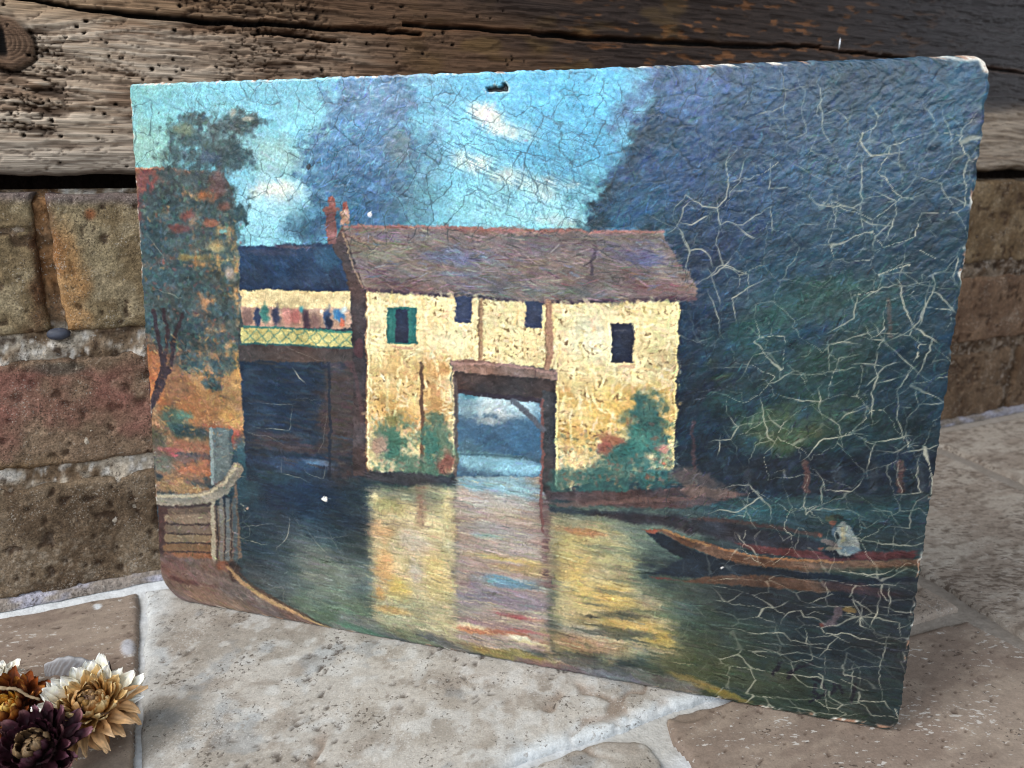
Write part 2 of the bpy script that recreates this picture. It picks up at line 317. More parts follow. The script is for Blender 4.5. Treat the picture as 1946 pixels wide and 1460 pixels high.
dark = sstep(860, 1180, PX + 260 * gr2 - 1.2 * (PY - 60)); k = mix(k, C255(44, 36, 34), dark * .92); k = mix(k, C255(46, 46, 52), sstep(1400, 1800, PX) * .7)
fleck = sstep(.63, .74, fbm(S * 75, g * 330, 43, 3)) * sstep(950, 1200, PX); k = mix(k, C255(128, 84, 50), fleck * .75 * sstep(1900, 1500, PX)); y = y + fleck * .0008
olive = sstep(.52, .68, fbm(S * 30, Z * 60, 44, 3)) * sstep(700, 900, PX) * sstep(1400, 1250, PX); k = mix(k, C255(98, 78, 44), olive * .55)
bare = sstep(190, 222, PY + 30 * gr2 + 12 * gr) * sstep(1450, 1650, PX); k = mix(k, mix(C255(150, 138, 124), C255(112, 98, 84), sstep(-.1, .12, -gr)), bare * .95)
k = mix(k, C255(52, 38, 30), np.clip(fis * .6 + flake * .55 + chk * .6, 0, .85) * (1 - .5 * dark)); k = mix(k, C255(92, 66, 48), er * .35 * sstep(-.05, -.2, gr2))
# knot
kr = np.hypot(ds / 1.15, dz) + .0042 * (fbm(S * 120, Z * 120, 45, 3) - .5); kin = sstep(.0125, .0105, kr); rings = .5 + .5 * np.sin(kr * 3200 + 2 * fbm(S * 120, Z * 120, 46, 2))
y = np.where(kin > 0, y * (1 - kin) + kin * (-.0012 + rings * .0007 + .004 * sstep(.0035, .001, np.abs(ds + .002)) * sstep(.009, .004, np.abs(dz))), y) + .0035 * sstep(.0016, .0003, np.abs(kr - .0122)) * (dz < .006)
k = mix(k, mix(C255(104, 82, 66), C255(76, 58, 46), rings), kin * .9); k = mix(k, C255(30, 22, 18), sstep(.0018, .0002, np.abs(kr - .0122)) * .7 * fbm(S * 90, Z * 90, 53, 2)); k = mix(k, C255(20, 15, 13), kin * sstep(.0035, .001, np.abs(ds + .002)) * sstep(.009, .004, np.abs(dz)))
# long drying cracks
for pts, w in (([(-60, -22), (60, -4), (150, 15), (260, 28), (400, 38), (560, 46), (690, 58), (800, 64)], .0011), ([(770, 46), (900, 54), (1000, 63), (1130, 73), (1250, 80), (1400, 87), (1560, 88)], .0015), ([(1560, 92), (1700, 108), (1880, 129), (1975, 143), (2100, 158)], .0008), ([(480, 60), (560, 66), (640, 76)], .0006)):
    q = np.array([on_wall(*p, -BY) for p in pts]); d, t = line_d(S, Z + .0018 * (fbm(S * 90, Z * 0, 47, 2) - .5), q); ww = w * (.5 + .5 * np.sin(np.pi * np.clip(t, .05, .95))) * (.6 + .8 * fbm(S * 60, Z * 0 + 3, 48, 2)) + .00025
    m = sstep(ww + .0005, ww * .5, d); y = y + m * .008; k = mix(k, C255(16, 12, 11), m * .95); lip = sstep(.004, .001, d) * (1 - m) * brown; k = mix(k, C255(124, 84, 56), lip * .35)
# worm holes
rs = np.random.RandomState(12)
for i in range(120):
    hx, hy = (rs.uniform(0, 640), rs.uniform(5, 320)) if i < 88 else (rs.uniform(600, 1000), rs.uniform(0, 130))
    hs, hz = on_wall(hx, hy, -BY); r = rs.uniform(.00045, .00095); s0 = np.searchsorted(cols, hs - .004); s1 = np.searchsorted(cols, hs + .004); r0 = np.searchsorted(rows, hz - .004); r1 = np.searchsorted(rows, hz + .004)
    sl = (slice(r0, r1), slice(s0, s1)); d = np.hypot((S[sl] - hs) * .8, Z[sl] - hz); m = sstep(r * 1.25, r * .6, d); y[sl] += m * .003; k[sl] = mix(k[sl], C255(24, 17, 14), m * .95)
# rounded lower arris with a ragged edge
rag = .0016 * (fbm(S * 60, Z * 0, 49, 3) - .5) * 2; e = np.clip((Z - BZ0) / .0085, 0, 1); y = y + .0085 * (1 - np.sqrt(np.clip(1 - (1 - e) ** 2, 0, 1))) + rag * sstep(.01, 0, Z - BZ0)
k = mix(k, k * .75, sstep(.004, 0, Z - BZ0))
face = np.stack([S, y, Z - BZ0 + rag * sstep(.006, 0, Z - BZ0)], -1)
def back_row(r, yy, dz=0):
    r = r.copy(); r[:, 1] = yy; r[:, 2] += dz; return r
rowsP = [back_row(face[0], .15, .012), back_row(face[0], .05, .006), back_row(face[0], .02, .002)] + [face[i] for i in range(len(rows))] + [back_row(face[-1], .15)]
rowsK = [k[0] * .6] * 3 + [k[i] for i in range(len(rows))] + [k[-1]]
P = np.stack(rowsP); Kk = np.stack(rowsK); hN, wN = P.shape[:2]; q = grid_quads(hN, wN)
i = np.arange(hN * wN).reshape(hN, wN); q = np.concatenate([q, np.stack([i[-1, :-1], i[-1, 1:], i[0, 1:], i[0, :-1]], -1)])
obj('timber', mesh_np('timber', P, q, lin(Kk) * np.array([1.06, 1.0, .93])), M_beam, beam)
# thin bright nail left in the dark wood
ns, nz_ = on_wall(1593, 84, -BY)
M_nail = material('bare_steel', .35, .5, colour=(.55, .56, .58), attr=False); M_nail.node_tree.nodes['Principled BSDF'].inputs['Metallic'].default_value = .8
obj('nail', blobmesh('nail', .0006, .0006, .0042, 5, .05, 10, 10), M_nail, beam, loc=(ns, -.0012, nz_ - BZ0), rot=(0, .06, 0))

# ------------------------------------------------------------------ stone floor
M_tile = material('travertine', .70, .3, bumps=((1500, .35, .0006, (1, 1, 1)), (500, .22, .0012, (1, 1, 1))), tint=((1200, .86, 1.14), (300, .90, 1.10), (60, .93, 1.07)), rough_var=.12, specks=((520, .635, .68, (.07, .055, .045), .8, (1, 1, 1), 40), (240, .62, .70, (.22, .19, .16), .6, (1, 1, 1), 26), (900, .62, .68, (.6, .59, .57), .45, (1, 1, 1), 30)))
M_grout = material('pale_grout', .85, .2, bumps=((800, .5, .001, (1, 1, 1)), (120, .35, .004, (1, 1, 1))), tint=((250, .85, 1.12),))
ANG = math.atan2(WD[1], WD[0])
M_tile_brown = material('brown_travertine', .62, .35, bumps=((1500, .3, .0005, (1, 1, 1)), (400, .2, .0012, (1, 1, 1))), tint=((1200, .88, 1.12), (260, .90, 1.10), (60, .93, 1.07)), rough_var=.12,
    specks=((420, .63, .68, (.58, .56, .53), .65, (.55, 1.3, 1, -ANG), 34), (520, .66, .70, (.05, .035, .028), .8, (.8, 1.2, 1, -ANG), 50)))
M_tile_rough = material('pitted_travertine', .75, .25, bumps=((1200, .4, .0008, (1, 1, 1)), (300, .3, .0015, (.5, 1.3, 1))), tint=((900, .84, 1.16), (200, .90, 1.10)), rough_var=.1,
    specks=((300, .56, .63, (.09, .065, .05), .75, (.5, 1.4, 1, -ANG), 24), (360, .62, .68, (.5, .46, .42), .5, (.6, 1.2, 1, -ANG), 30)))
M_tile_of = {'brown': M_tile_brown, 'rough': M_tile_rough}
floor = empty('stone_floor', kind='structure', label='worn travertine flagstone floor with wide pale grout joints')
fx = np.arange(-.75, 1.35, .0055); fy = np.arange(-.15, 1.25, .0055); A, B = np.meshgrid(fx, fy)
z = -.0042 + .0010 * (fbm(A * 60, B * 60, 51, 3) - .5); PXg, PYg = project(np.stack([A, np.maximum(B, .1), z], -1))
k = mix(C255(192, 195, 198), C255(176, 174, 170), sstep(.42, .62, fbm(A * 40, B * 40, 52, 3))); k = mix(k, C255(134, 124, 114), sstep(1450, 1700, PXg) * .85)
dw = WN[0] * A + WN[1] * B - WDIST; k = mix(k, C255(206, 210, 214), sstep(.022, .008, dw) * .8 * sstep(900, 500, PXg)); z = z + .0030 * sstep(.016, .008, dw)
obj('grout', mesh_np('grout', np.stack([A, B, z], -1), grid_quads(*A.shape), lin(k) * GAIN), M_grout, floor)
def fl(*pts): return np.array([on_floor(*p)[:2] for p in pts])
def tile(px_pts, kind, step, seed, pts=None, extra=None):
    poly = fl(*px_pts) if pts is None else pts
    lo, hi = poly.min(0) - step * 2, poly.max(0) + step * 2
    X, Y = np.meshgrid(np.arange(lo[0], hi[0], step), np.arange(lo[1], hi[1], step))
    wx = (fbm(X * 45, Y * 45, seed, 3) - .5) * .0045; wy = (fbm(X * 45, Y * 45, seed + 1, 3) - .5) * .0045
    sdv = poly_sd(X + wx, Y + wy, poly)
    gy_, gx_ = np.gradient(sdv, step); gn = np.hypot(gx_, gy_) + 1e-6
    mv = np.clip(sdv, 0, step * 1.6); Xs = X - gx_ / gn * mv; Ys = Y - gy_ / gn * mv; ins = sdv < 0
    keep = ins[:-1, :-1] | ins[1:, :-1] | ins[:-1, 1:] | ins[1:, 1:]
    n1 = fbm(X * 50, Y * 50, seed + 2, 4) - .5; n2 = fbm(X * 260, Y * 260, seed + 3, 3) - .5; n3 = fbm(X * 9, Y * 9, seed + 4, 2) - .5
    al = (X * WD[0] + Y * WD[1]); ac = (X * WN[0] + Y * WN[1])        # bedding streaks run along the wall
    st1 = fbm(al * 60, ac * 240, seed + 5, 3)
    if kind == 'brown':
        k = mix(C255(140, 126, 114), C255(126, 111, 100), sstep(.4, .6, fbm(al * 18, ac * 50, seed + 6, 3))); k = mix(k, C255(152, 138, 124), sstep(.5, .7, st1) * .5)
        spk = sstep(.735, .80, fbm(al * 420, ac * 760, seed + 7, 2) + .10 * (fbm(al * 26, ac * 90, seed + 8, 2) - .5) * 2); k = mix(k, C255(206, 202, 196), spk * .0); ruf = .35; z = n1 * .0006 + n3 * .0008 + spk * .00025
        pit = sstep(.80, .85, fbm(al * 300, ac * 500, seed + 9, 2)); z = z - pit * .001; k = mix(k, C255(70, 56, 48), pit * .7)
    elif kind == 'grey':
        k = mix(C255(172, 167, 160), C255(150, 143, 134), sstep(.40, .62, fbm(X * 32, Y * 32, seed + 6, 4))); k = mix(k, C255(132, 122, 112), sstep(.58, .72, fbm(X * 75, Y * 75, seed + 7, 4)) * .5)
        k = mix(k, C255(190, 190, 188), sstep(.55, .7, fbm(X * 130, Y * 130, seed + 8, 3)) * .6); k = mix(k, C255(112, 122, 132), sstep(.66, .74, fbm(X * 60, Y * 60, seed + 12, 4)) * .28)
        pit = sstep(.72, .78, fbm(X * 380, Y * 380, seed + 9, 2)) * sstep(.42, .58, fbm(X * 40, Y * 40, seed + 10, 2)); z = n1 * .0010 + n2 * .0006 + n3 * .0010 - pit * .0011; k = mix(k, C255(74, 66, 60), pit * .75)
        vein = sstep(.035, .008, np.abs(fbm(X * 22, Y * 22, seed + 11, 4) - .5)) * sstep(.5, .6, fbm(X * 15, Y * 15, seed + 13, 2)); z = z - vein * .0012; k = mix(k, C255(122, 104, 90), vein * .6)
    else:                                           # rough, pitted
        k = mix(C255(162, 152, 141), C255(144, 132, 121), sstep(.4, .6, fbm(al * 22, ac * 50, seed + 6, 3))); k = mix(k, C255(172, 164, 154), sstep(.55, .7, st1) * .5)
        pit = sstep(.62, .70, fbm(al * 130, ac * 300, seed + 9, 2)); z = n1 * .0007 + n2 * .0004 - pit * .0004; k = mix(k, C255(100, 88, 78), pit * .5)
    PX, PY = project(np.stack([X, np.maximum(Y, .12), np.zeros_like(X)], -1))
    if extra: z, k = extra(z, k, PX, PY, sdv, n1)
    z = z - .0005
    bev = np.clip(-sdv / .004, 0, 1); z = z - .0034 * (1 - np.sqrt(np.clip(1 - (1 - bev) ** 2, 0, 1))) - np.where(sdv >= 0, .006, 0)
    used = np.zeros(X.shape, bool); used[:-1, :-1] |= keep; used[1:, :-1] |= keep; used[:-1, 1:] |= keep; used[1:, 1:] |= keep
    q = grid_quads(*X.shape, keep=keep); rem = np.cumsum(used.ravel()) - 1; u = used.ravel()
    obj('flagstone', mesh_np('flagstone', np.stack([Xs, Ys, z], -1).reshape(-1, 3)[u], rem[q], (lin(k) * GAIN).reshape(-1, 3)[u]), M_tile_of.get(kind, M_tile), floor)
def exA(z, k, PX, PY, sdv, n1):
    m = sstep(1.15, .85, np.hypot((PX - 244) / 15, (PY - 1230) / 17) + n1 * .6); z = z + m * .0008; k = mix(k, C255(172, 174, 182), m * .9)
    m = sstep(1.15, .85, np.hypot((PX - 185) / 7, (PY - 1151) / 5)); return z, mix(k, C255(200, 204, 208), m)
def exB(z, k, PX, PY, sdv, n1):
    m = sstep(70, 6, PX - 268 + 60 * n1) * sstep(1420, 1180, PY); k = mix(k, C255(198, 202, 204), m * .75)
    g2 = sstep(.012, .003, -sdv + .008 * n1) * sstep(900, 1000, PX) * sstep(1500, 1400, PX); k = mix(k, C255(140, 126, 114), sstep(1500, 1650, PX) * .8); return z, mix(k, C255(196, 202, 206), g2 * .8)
def exD(z, k, PX, PY, sdv, n1):
    r = np.hypot((PX - 1306) / 36, (PY - 1356) / 17) + .25 * n1; m = sstep(1.05, .6, r); z = z - m * .0016; return z, mix(k, C255(126, 112, 100), sstep(1.1, .9, r) * .6)
tile([(-420, 1252), (0, 1172), (262, 1122), (262, 1180), (260, 1300), (252, 1480), (238, 1700), (-480, 1700)], 'brown', .0013, 201, extra=exA)
tile([(274, 1120), (500, 1074), (900, 997), (1400, 901), (1600, 1010), (1822, 1150), (1760, 1172), (1345, 1322), (1262, 1352), (1180, 1380), (1060, 1418), (960, 1446), (880, 1475), (820, 1500), (800, 1700), (256, 1700), (264, 1480), (270, 1300)], 'grey', .0012, 221, extra=exB)
tile([(930, 1476), (1010, 1452), (1090, 1418), (1150, 1403), (1210, 1402), (1240, 1415), (1262, 1445), (1272, 1480), (1330, 1700), (830, 1700), (850, 1510)], 'grey', .0012, 241)
tile([(1264, 1362), (1290, 1346), (1350, 1340), (1700, 1214), (1775, 1186), (1836, 1172), (1900, 1206), (2010, 1272), (2200, 1400), (2300, 1700), (1390, 1700), (1340, 1490), (1312, 1440), (1276, 1396)], 'brown', .0013, 261, extra=exD)
tile([(1640, 1010), (1480, 915), (1790, 858), (1946, 930), (2150, 1030), (2400, 1160), (2300, 1390), (2060, 1270), (1920, 1190), (1840, 1138), (1760, 1090)], 'rough', .0020, 281)
tile([(1420, 900), (1800, 818), (1946, 790), (2300, 722), (2700, 900), (2420, 1130), (2160, 1015), (1950, 915), (1795, 846), (1500, 902)], 'rough', .0024, 301)
# ------------------------------------------------------------------ the oil painting: colour and relief of its paint layer
PH, PW = 700, 962
DU = BW / (PW - 1); DV = BH / (PH - 1)
def paint_picture():
    rng = np.random.RandomState(5)
    jj, ii = np.meshgrid(np.arange(PW), np.arange(PH)); X = jj.astype(np.float32); Y = ii.astype(np.float32)   # row 0 = top
    K = np.zeros((PH, PW, 3), np.float32); Hh = np.zeros((PH, PW), np.float32)
    def c1(p):
        u, v = on_board(*p); return (u / DU, (BH - v) / DV)
    def cc(pts): return np.array([c1(p) for p in pts])
    WX = (fbm(X / 22, Y / 22, 1, 3) - .5); WY = (fbm(X / 22, Y / 22, 2, 3) - .5)
    FX = (fbm(X / 6, Y / 6, 3, 3) - .5); FY = (fbm(X / 6, Y / 6, 4, 3) - .5)
    V1 = fbm(X / 26, Y / 18, 5, 4) - .5; V2 = fbm(X / 7, Y / 5, 6, 3) - .5; V3 = fbm(X / 40, Y / 30, 7, 3) - .5
    GR = rng.rand(PH, PW).astype(np.float32) - .5
    def box(q, pad):
        x0, y0 = np.floor(q.min(0) - pad).astype(int); x1, y1 = np.ceil(q.max(0) + pad).astype(int) + 1
        return slice(max(y0, 0), max(min(y1, PH), 0)), slice(max(x0, 0), max(min(x1, PW), 0))
    def put(s, m, c, var):
        c = C255(*c)
        v = var * (V1[s] * 1.2 + V2[s] * .9)
        cl = np.clip(c + v[..., None] * (.35 + c) + var * .35 * np.stack([V3[s], -V3[s] * .3, -V3[s]], -1), 0, 1)
        K[s] = K[s] * (1 - m[..., None]) + cl * m[..., None]
    def poly(pts, c, soft=1.2, warp=3, a=1., var=.16, h=0., rough=0):
        q = cc(pts); s = box(q, soft * 2 + warp + 4)
        d = poly_sd(X[s] + WX[s] * warp * 2 + FX[s] * warp, Y[s] + WY[s] * warp * 2 + FY[s] * warp, q)
        if rough: d = d + rough * (V2[s] + V1[s])
        m = a * sstep(soft, -soft, d); put(s, m, c, var); Hh[s] += h * m
        return s, m
    def mask(pts, soft=2., warp=4):
        q = cc(pts); d = poly_sd(X + WX * warp * 2 + FX * warp, Y + WY * warp * 2 + FY * warp, q); return sstep(soft, -soft, d)
    def blob(x, y, rx, ry, c, a=1., ang=0., rough=.6, var=.14, clip=None, hard=.5, h=0.):
        q0 = c1((x, y)); kx = abs(c1((x + rx, y))[0] - q0[0]) + 1e-3; ky = abs(c1((x, y + ry))[1] - q0[1]) + 1e-3
        R = max(kx, ky) * 1.9; s = box(np.array([q0]), R)
        dx = X[s] - q0[0]; dy = Y[s] - q0[1]; ca, sa = math.cos(ang), math.sin(ang)
        r = np.hypot((dx * ca + dy * sa) / kx, (-dx * sa + dy * ca) / ky) + rough * (WX[s] * 1.5 + FX[s] * .8 + V1[s] * .8)
        m = a * sstep(1 + hard * .6, 1 - hard * .6, r)
        if clip is not None: m = m * clip[s]
        put(s, m, c, var); Hh[s] += h * m
    def line(pts, w, c, a=1., soft=.7, warp=1.5, taper=0., var=.12, h=0., clip=None):
        q = cc(pts); s = box(q, w + soft + warp + 3)
        d, t = line_d(X[s] + WX[s] * warp * 2 + FX[s] * warp, Y[s] + WY[s] * warp * 2 + FY[s] * warp, q)
        ww = w * .5 * (1 - taper * (np.abs(t - .5) * 2) ** 2)
        m = a * sstep(soft, -soft, d - ww)
        if clip is not None: m = m * clip[s]
        put(s, m, c, var); Hh[s] += h * m
    def blur(a, r):
        for ax in (0, 1):
            pad = [(0, 0), (0, 0)]; pad[ax] = (r + 1, r); c = np.cumsum(np.pad(a, pad, mode='edge').astype(np.float64), axis=ax)
            n = a.shape[ax]; hi = np.take(c, np.arange(2 * r + 1, 2 * r + 1 + n), axis=ax); lo = np.take(c, np.arange(0, n), axis=ax); a = (hi - lo) / (2 * r + 1)
        return a.astype(np.float32)
    # brush stamps
    stamps = {}
    def stamp(L, w, k):
        key = (L, w, k)
        if key not in stamps:
            a = math.pi * k / 24; R = int(L / 2 + w / 2 + 2); y, x = np.mgrid[-R:R + 1, -R:R + 1].astype(np.float32)
            rs = np.random.RandomState(k * 31 + L * 7 + w); p = x * math.cos(a) + y * math.sin(a); q = -x * math.sin(a) + y * math.cos(a)
            p = p + q * q * .02 * rs.uniform(-1, 1)
            br = rs.rand(64); bri = np.interp(q, np.linspace(-w, w, 64), br)
            m = sstep(1.1, .55, np.abs(p) / (L / 2) + .35 * (bri - .5)) * sstep(1.1, .5, np.abs(q) / (w / 2))
            hgt = m * (.35 + .65 * bri) + .5 * m * sstep(.45, .95, np.abs(q) / (w / 2)); stamps[key] = (m * (.45 + .55 * bri), hgt.astype(np.float32), R)
        return stamps[key]
    def strokes(prob, n, L, w, ang, sd, jit=.05, a=.8, h=.06, pal=None, hue=.5):
        p = prob.ravel().astype(np.float64); cdf = np.cumsum(p)
        if cdf[-1] <= 0: return
        at = np.searchsorted(cdf, rng.rand(n) * cdf[-1]); base = K.copy()
        for t in at:
            y, x = divmod(int(t), PW)
            an = ang[y, x] if isinstance(ang, np.ndarray) else ang
            k = int(round((an + rng.randn() * sd) / math.pi * 24)) % 24
            m, hg, R = stamp(max(4, int(L * rng.choice([.6, .8, 1, 1.3]))), w, k)
            y0, y1, x0, x1 = y - R, y + R + 1, x - R, x + R + 1
            if y0 < 0 or x0 < 0 or y1 > PH or x1 > PW:
                cy0, cx0 = max(0, -y0), max(0, -x0); cy1 = m.shape[0] - max(0, y1 - PH); cx1 = m.shape[1] - max(0, x1 - PW)
                m = m[cy0:cy1, cx0:cx1]; hg = hg[cy0:cy1, cx0:cx1]; y0, x0, y1, x1 = max(0, y0), max(0, x0), min(PH, y1), min(PW, x1)
            c = C255(*pal[rng.randint(len(pal))]) if pal is not None else base[y, x]
            c = np.clip(c + rng.randn() * jit * (.3 + c) + rng.randn(3) * jit * hue * (.2 + c), 0, 1)
            mm = (a * rng.uniform(.5, 1)) * m
            K[y0:y1, x0:x1] += mm[..., None] * (c - K[y0:y1, x0:x1])
            Hh[y0:y1, x0:x1] = np.maximum(Hh[y0:y1, x0:x1] * (1 - .5 * m), Hh[y0:y1, x0:x1] * (1 - m) + h * hg)

    # ---- sky
    K[:] = C255(28, 46, 58)
    poly([(200, 60), (1300, 60), (1300, 460), (200, 480)], (112, 178, 196), 1, 0, var=.10)
    for b in [(300, 200, 90, 90, (122, 178, 172), .8), (280, 290, 60, 50, (138, 180, 166), .8), (420, 190, 120, 50, (116, 190, 208), .8), (560, 230, 90, 80, (128, 200, 218), .8),
              (560, 160, 90, 40, (110, 180, 200), .7), (430, 260, 60, 40, (140, 178, 172), .6), (560, 320, 90, 60, (140, 200, 212), .8), (520, 300, 50, 30, (150, 178, 168), .6),
              (530, 380, 70, 42, (176, 216, 224), .95), (490, 430, 60, 50, (150, 204, 216), .8), (610, 260, 26, 30, (136, 176, 172), .5), (545, 365, 34, 16, (208, 214, 206), .7),
              (1000, 180, 230, 60, (86, 172, 214), .9), (1140, 200, 110, 90, (98, 188, 226), .9), (900, 260, 120, 80, (122, 198, 226), .8), (1080, 290, 110, 70, (82, 164, 202), .8),
              (1040, 410, 140, 40, (150, 212, 224), .9), (950, 390, 100, 60, (140, 204, 216), .7), (1150, 390, 40, 50, (112, 190, 208), .7), (1210, 240, 34, 80, (124, 200, 222), .8)]:
        blob(*b[:5], a=b[5], rough=.8, hard=1.3, var=.12)
    for b in [(922, 212, 26, 12, .9, .3), (945, 238, 40, 15, .8, .45), (985, 252, 36, 14, .55, .3), (905, 312, 36, 18, .75, .2), (940, 335, 22, 12, .6, .3), (1010, 350, 60, 18, .45, .35),
              (1045, 340, 14, 8, .6, 0), (1085, 352, 20, 12, .6, .3), (1060, 420, 60, 12, .4, .1), (520, 358, 30, 11, .7, -.2)]:
        blob(*b[:4], (228, 224, 208), a=b[4], ang=b[5], rough=.9, hard=1., var=.14, h=.10)
    blob(1240, 300, 30, 34, (150, 176, 168), .5, hard=1.4)
    # ---- far trees
    def leafy(pts, soft, amp):
        q = cc(pts); d = poly_sd(X + WX * amp * 1.6, Y + WY * amp * 1.6, q) + amp * (.9 * V1 + .8 * V2 + .5 * FX + .35 * (fbm(X / 3.5, Y / 3.5, 8, 2) - .5)); return sstep(soft, -soft, d)
    tree = leafy([(655, 110), (795, 110), (780, 200), (815, 260), (800, 330), (760, 370), (770, 445), (560, 475), (575, 430), (600, 400), (590, 300), (615, 240), (645, 190)], 13, 40)
    put((slice(None), slice(None)), tree, (80, 126, 162), .24)
    for b in [(720, 180, 60, 60, (98, 138, 172), .7), (650, 330, 60, 60, (70, 114, 148), .8), (700, 390, 70, 50, (56, 96, 130), .9), (600, 440, 60, 30, (36, 76, 104), .9),
              (790, 290, 40, 60, (98, 134, 152), .5), (750, 270, 26, 30, (122, 140, 140), .5), (830, 200, 30, 70, (116, 160, 184), .4), (790, 400, 40, 40, (78, 118, 134), .6), (640, 400, 40, 40, (44, 92, 116), .6), (570, 400, 20, 30, (84, 134, 146), .5)]:
        blob(*b[:5], a=b[5], rough=1.1, hard=1.2)
    wood = leafy([(1250, 60), (2000, 60), (2000, 1000), (1270, 1000), (1270, 450), (1115, 445), (1125, 385), (1170, 320), (1205, 260), (1240, 190)], 11, 34)
    put((slice(None), slice(None)), wood, (40, 62, 80), .26)
    for b in [(1330, 190, 110, 90, (74, 96, 140), .85), (1300, 330, 110, 70, (62, 86, 130), .85), (1200, 400, 60, 40, (62, 104, 140), .8), (1480, 230, 120, 120, (54, 78, 116), .8), (1450, 130, 120, 40, (76, 92, 126), .6),
              (1700, 230, 150, 150, (48, 76, 102), .8), (1830, 180, 60, 90, (58, 90, 118), .7), (1420, 420, 130, 70, (42, 66, 104), .85), (1650, 420, 140, 90, (40, 70, 92), .8), (1330, 520, 70, 60, (36, 56, 92), .9),
              (1500, 520, 90, 60, (38, 68, 86), .8), (1560, 560, 110, 34, (44, 78, 74), .7), (1760, 560, 90, 90, (38, 64, 78), .8), (1340, 620, 60, 70, (22, 38, 64), .9), (1430, 640, 70, 40, (40, 80, 82), .75), (1500, 600, 60, 26, (64, 84, 78), .5),
              (1620, 660, 90, 60, (36, 58, 62), .7), (1400, 720, 80, 60, (30, 50, 66), .8), (1330, 760, 50, 90, (20, 34, 52), .9), (1560, 720, 90, 50, (34, 62, 62), .7), (1720, 730, 70, 80, (28, 48, 58), .8),
              (1460, 800, 60, 26, (66, 92, 70), .75), (1560, 790, 60, 26, (72, 84, 52), .55), (1480, 840, 46, 20, (84, 90, 54), .65), (1380, 770, 40, 20, (54, 92, 84), .6), (1540, 830, 70, 20, (48, 76, 56), .6), (1640, 840, 80, 40, (30, 52, 52), .7),
              (1330, 850, 60, 60, (18, 32, 46), .9), (1760, 850, 60, 60, (22, 38, 46), .8), (1350, 690, 16, 12, (110, 92, 66), .5), (1375, 716, 18, 5, (146, 110, 50), .5), (1400, 690, 14, 8, (90, 84, 60), .4), (1860, 225, 14, 16, (110, 84, 108), .7)]:
        blob(*b[:5], a=b[5], rough=1.0, hard=1.3, ang=-.25)
    K[:] = K * (1 - wood[..., None] * (1 - np.array([.62, .84, .86])))
    for b in [(1560, 560, 120, 34, (48, 78, 72), .45), (1440, 640, 80, 36, (42, 76, 76), .5), (1520, 700, 120, 40, (40, 62, 54), .5), (1640, 600, 90, 40, (52, 80, 78), .5), (1470, 800, 60, 24, (66, 84, 64), .5), (1490, 838, 46, 18, (82, 84, 54), .5), (1560, 800, 60, 24, (60, 72, 50), .45), (1400, 560, 60, 30, (50, 80, 104), .5), (1600, 320, 120, 60, (66, 98, 124), .5), (1340, 160, 80, 50, (92, 118, 160), .5)]:
        blob(*b[:5], a=b[5], rough=1.1, hard=1.4, ang=-.35)
    lowd = mask([(1290, 870), (1800, 850), (1800, 950), (1420, 950), (1290, 900)], 10, 6); put((slice(None), slice(None)), lowd * .9, (19, 30, 42), .2)
    # ---- water
    wat = mask([(430, 905), (700, 900), (870, 905), (1050, 930), (1420, 945), (1800, 938), (1800, 1420), (560, 1420), (440, 1080)], 4, 3)
    put((slice(None), slice(None)), wat, (34, 48, 52), .2)
    for b in [(560, 940, 130, 60, (20, 40, 62), .95), (560, 1010, 110, 30, (46, 66, 80), .7), (600, 1060, 110, 40, (98, 110, 108), .9), (600, 1120, 110, 50, (120, 130, 116), .9), (500, 1040, 50, 50, (30, 46, 58), .7), (520, 1100, 60, 40, (66, 78, 86), .7), (650, 1170, 90, 34, (92, 114, 92), .8),
              (1250, 980, 130, 26, (58, 80, 84), .7), (1180, 1010, 130, 34, (112, 124, 106), .85), (1170, 1080, 60, 60, (130, 136, 104), .7), (1280, 1050, 60, 14, (64, 88, 84), .6), (1280, 1160, 80, 60, (84, 96, 76), .8), (1300, 1250, 90, 60, (84, 88, 56), .8), (1400, 1200, 100, 50, (46, 58, 48), .8), (1420, 1300, 110, 50, (62, 70, 46), .75),
              (1550, 1330, 120, 50, (40, 50, 38), .8), (1600, 1220, 120, 60, (22, 34, 42), .9), (1640, 1130, 120, 40, (22, 28, 38), .9), (1450, 1140, 90, 30, (26, 36, 44), .9), (1560, 965, 190, 26, (36, 66, 72), .7), (1420, 975, 70, 16, (44, 92, 100), .6), (1650, 980, 60, 16, (40, 76, 78), .6), (1700, 1000, 60, 20, (28, 44, 50), .7)]:
        blob(*b[:5], a=b[5], rough=.8, hard=1.3, clip=wat)
    poly([(600, 1190), (870, 1238), (1100, 1285), (1330, 1335), (1330, 1300), (1100, 1250), (880, 1205), (640, 1165)], (116, 112, 104), 5, 5, .7, .2)
    # ---- reflections of the house
    rl = mask([(700, 930), (866, 925), (868, 1215), (712, 1185)], 8, 7); put((slice(None), slice(None)), rl, (192, 176, 132), .22)
    for b in [(780, 940, 90, 24, (112, 120, 100), .9), (740, 960, 40, 12, (140, 140, 90), .7), (800, 960, 10, 40, (120, 84, 70), .8), (720, 1010, 24, 16, (214, 160, 110), .8), (790, 1030, 30, 24, (206, 190, 168), .8), (840, 990, 20, 40, (196, 186, 140), .7), (730, 1080, 20, 40, (206, 150, 90), .6), (760, 1120, 20, 26, (222, 190, 96), .8),
              (720, 1130, 14, 12, (204, 140, 66), .8), (780, 1170, 70, 30, (172, 168, 128), .7), (745, 1160, 30, 8, (206, 146, 70), .7), (830, 1100, 30, 40, (214, 190, 124), .7), (790, 1090, 14, 22, (180, 172, 170), .6), (850, 950, 8, 26, (216, 200, 140), .8)]:
        blob(*b[:5], a=b[5], rough=.8, hard=.9, clip=rl)
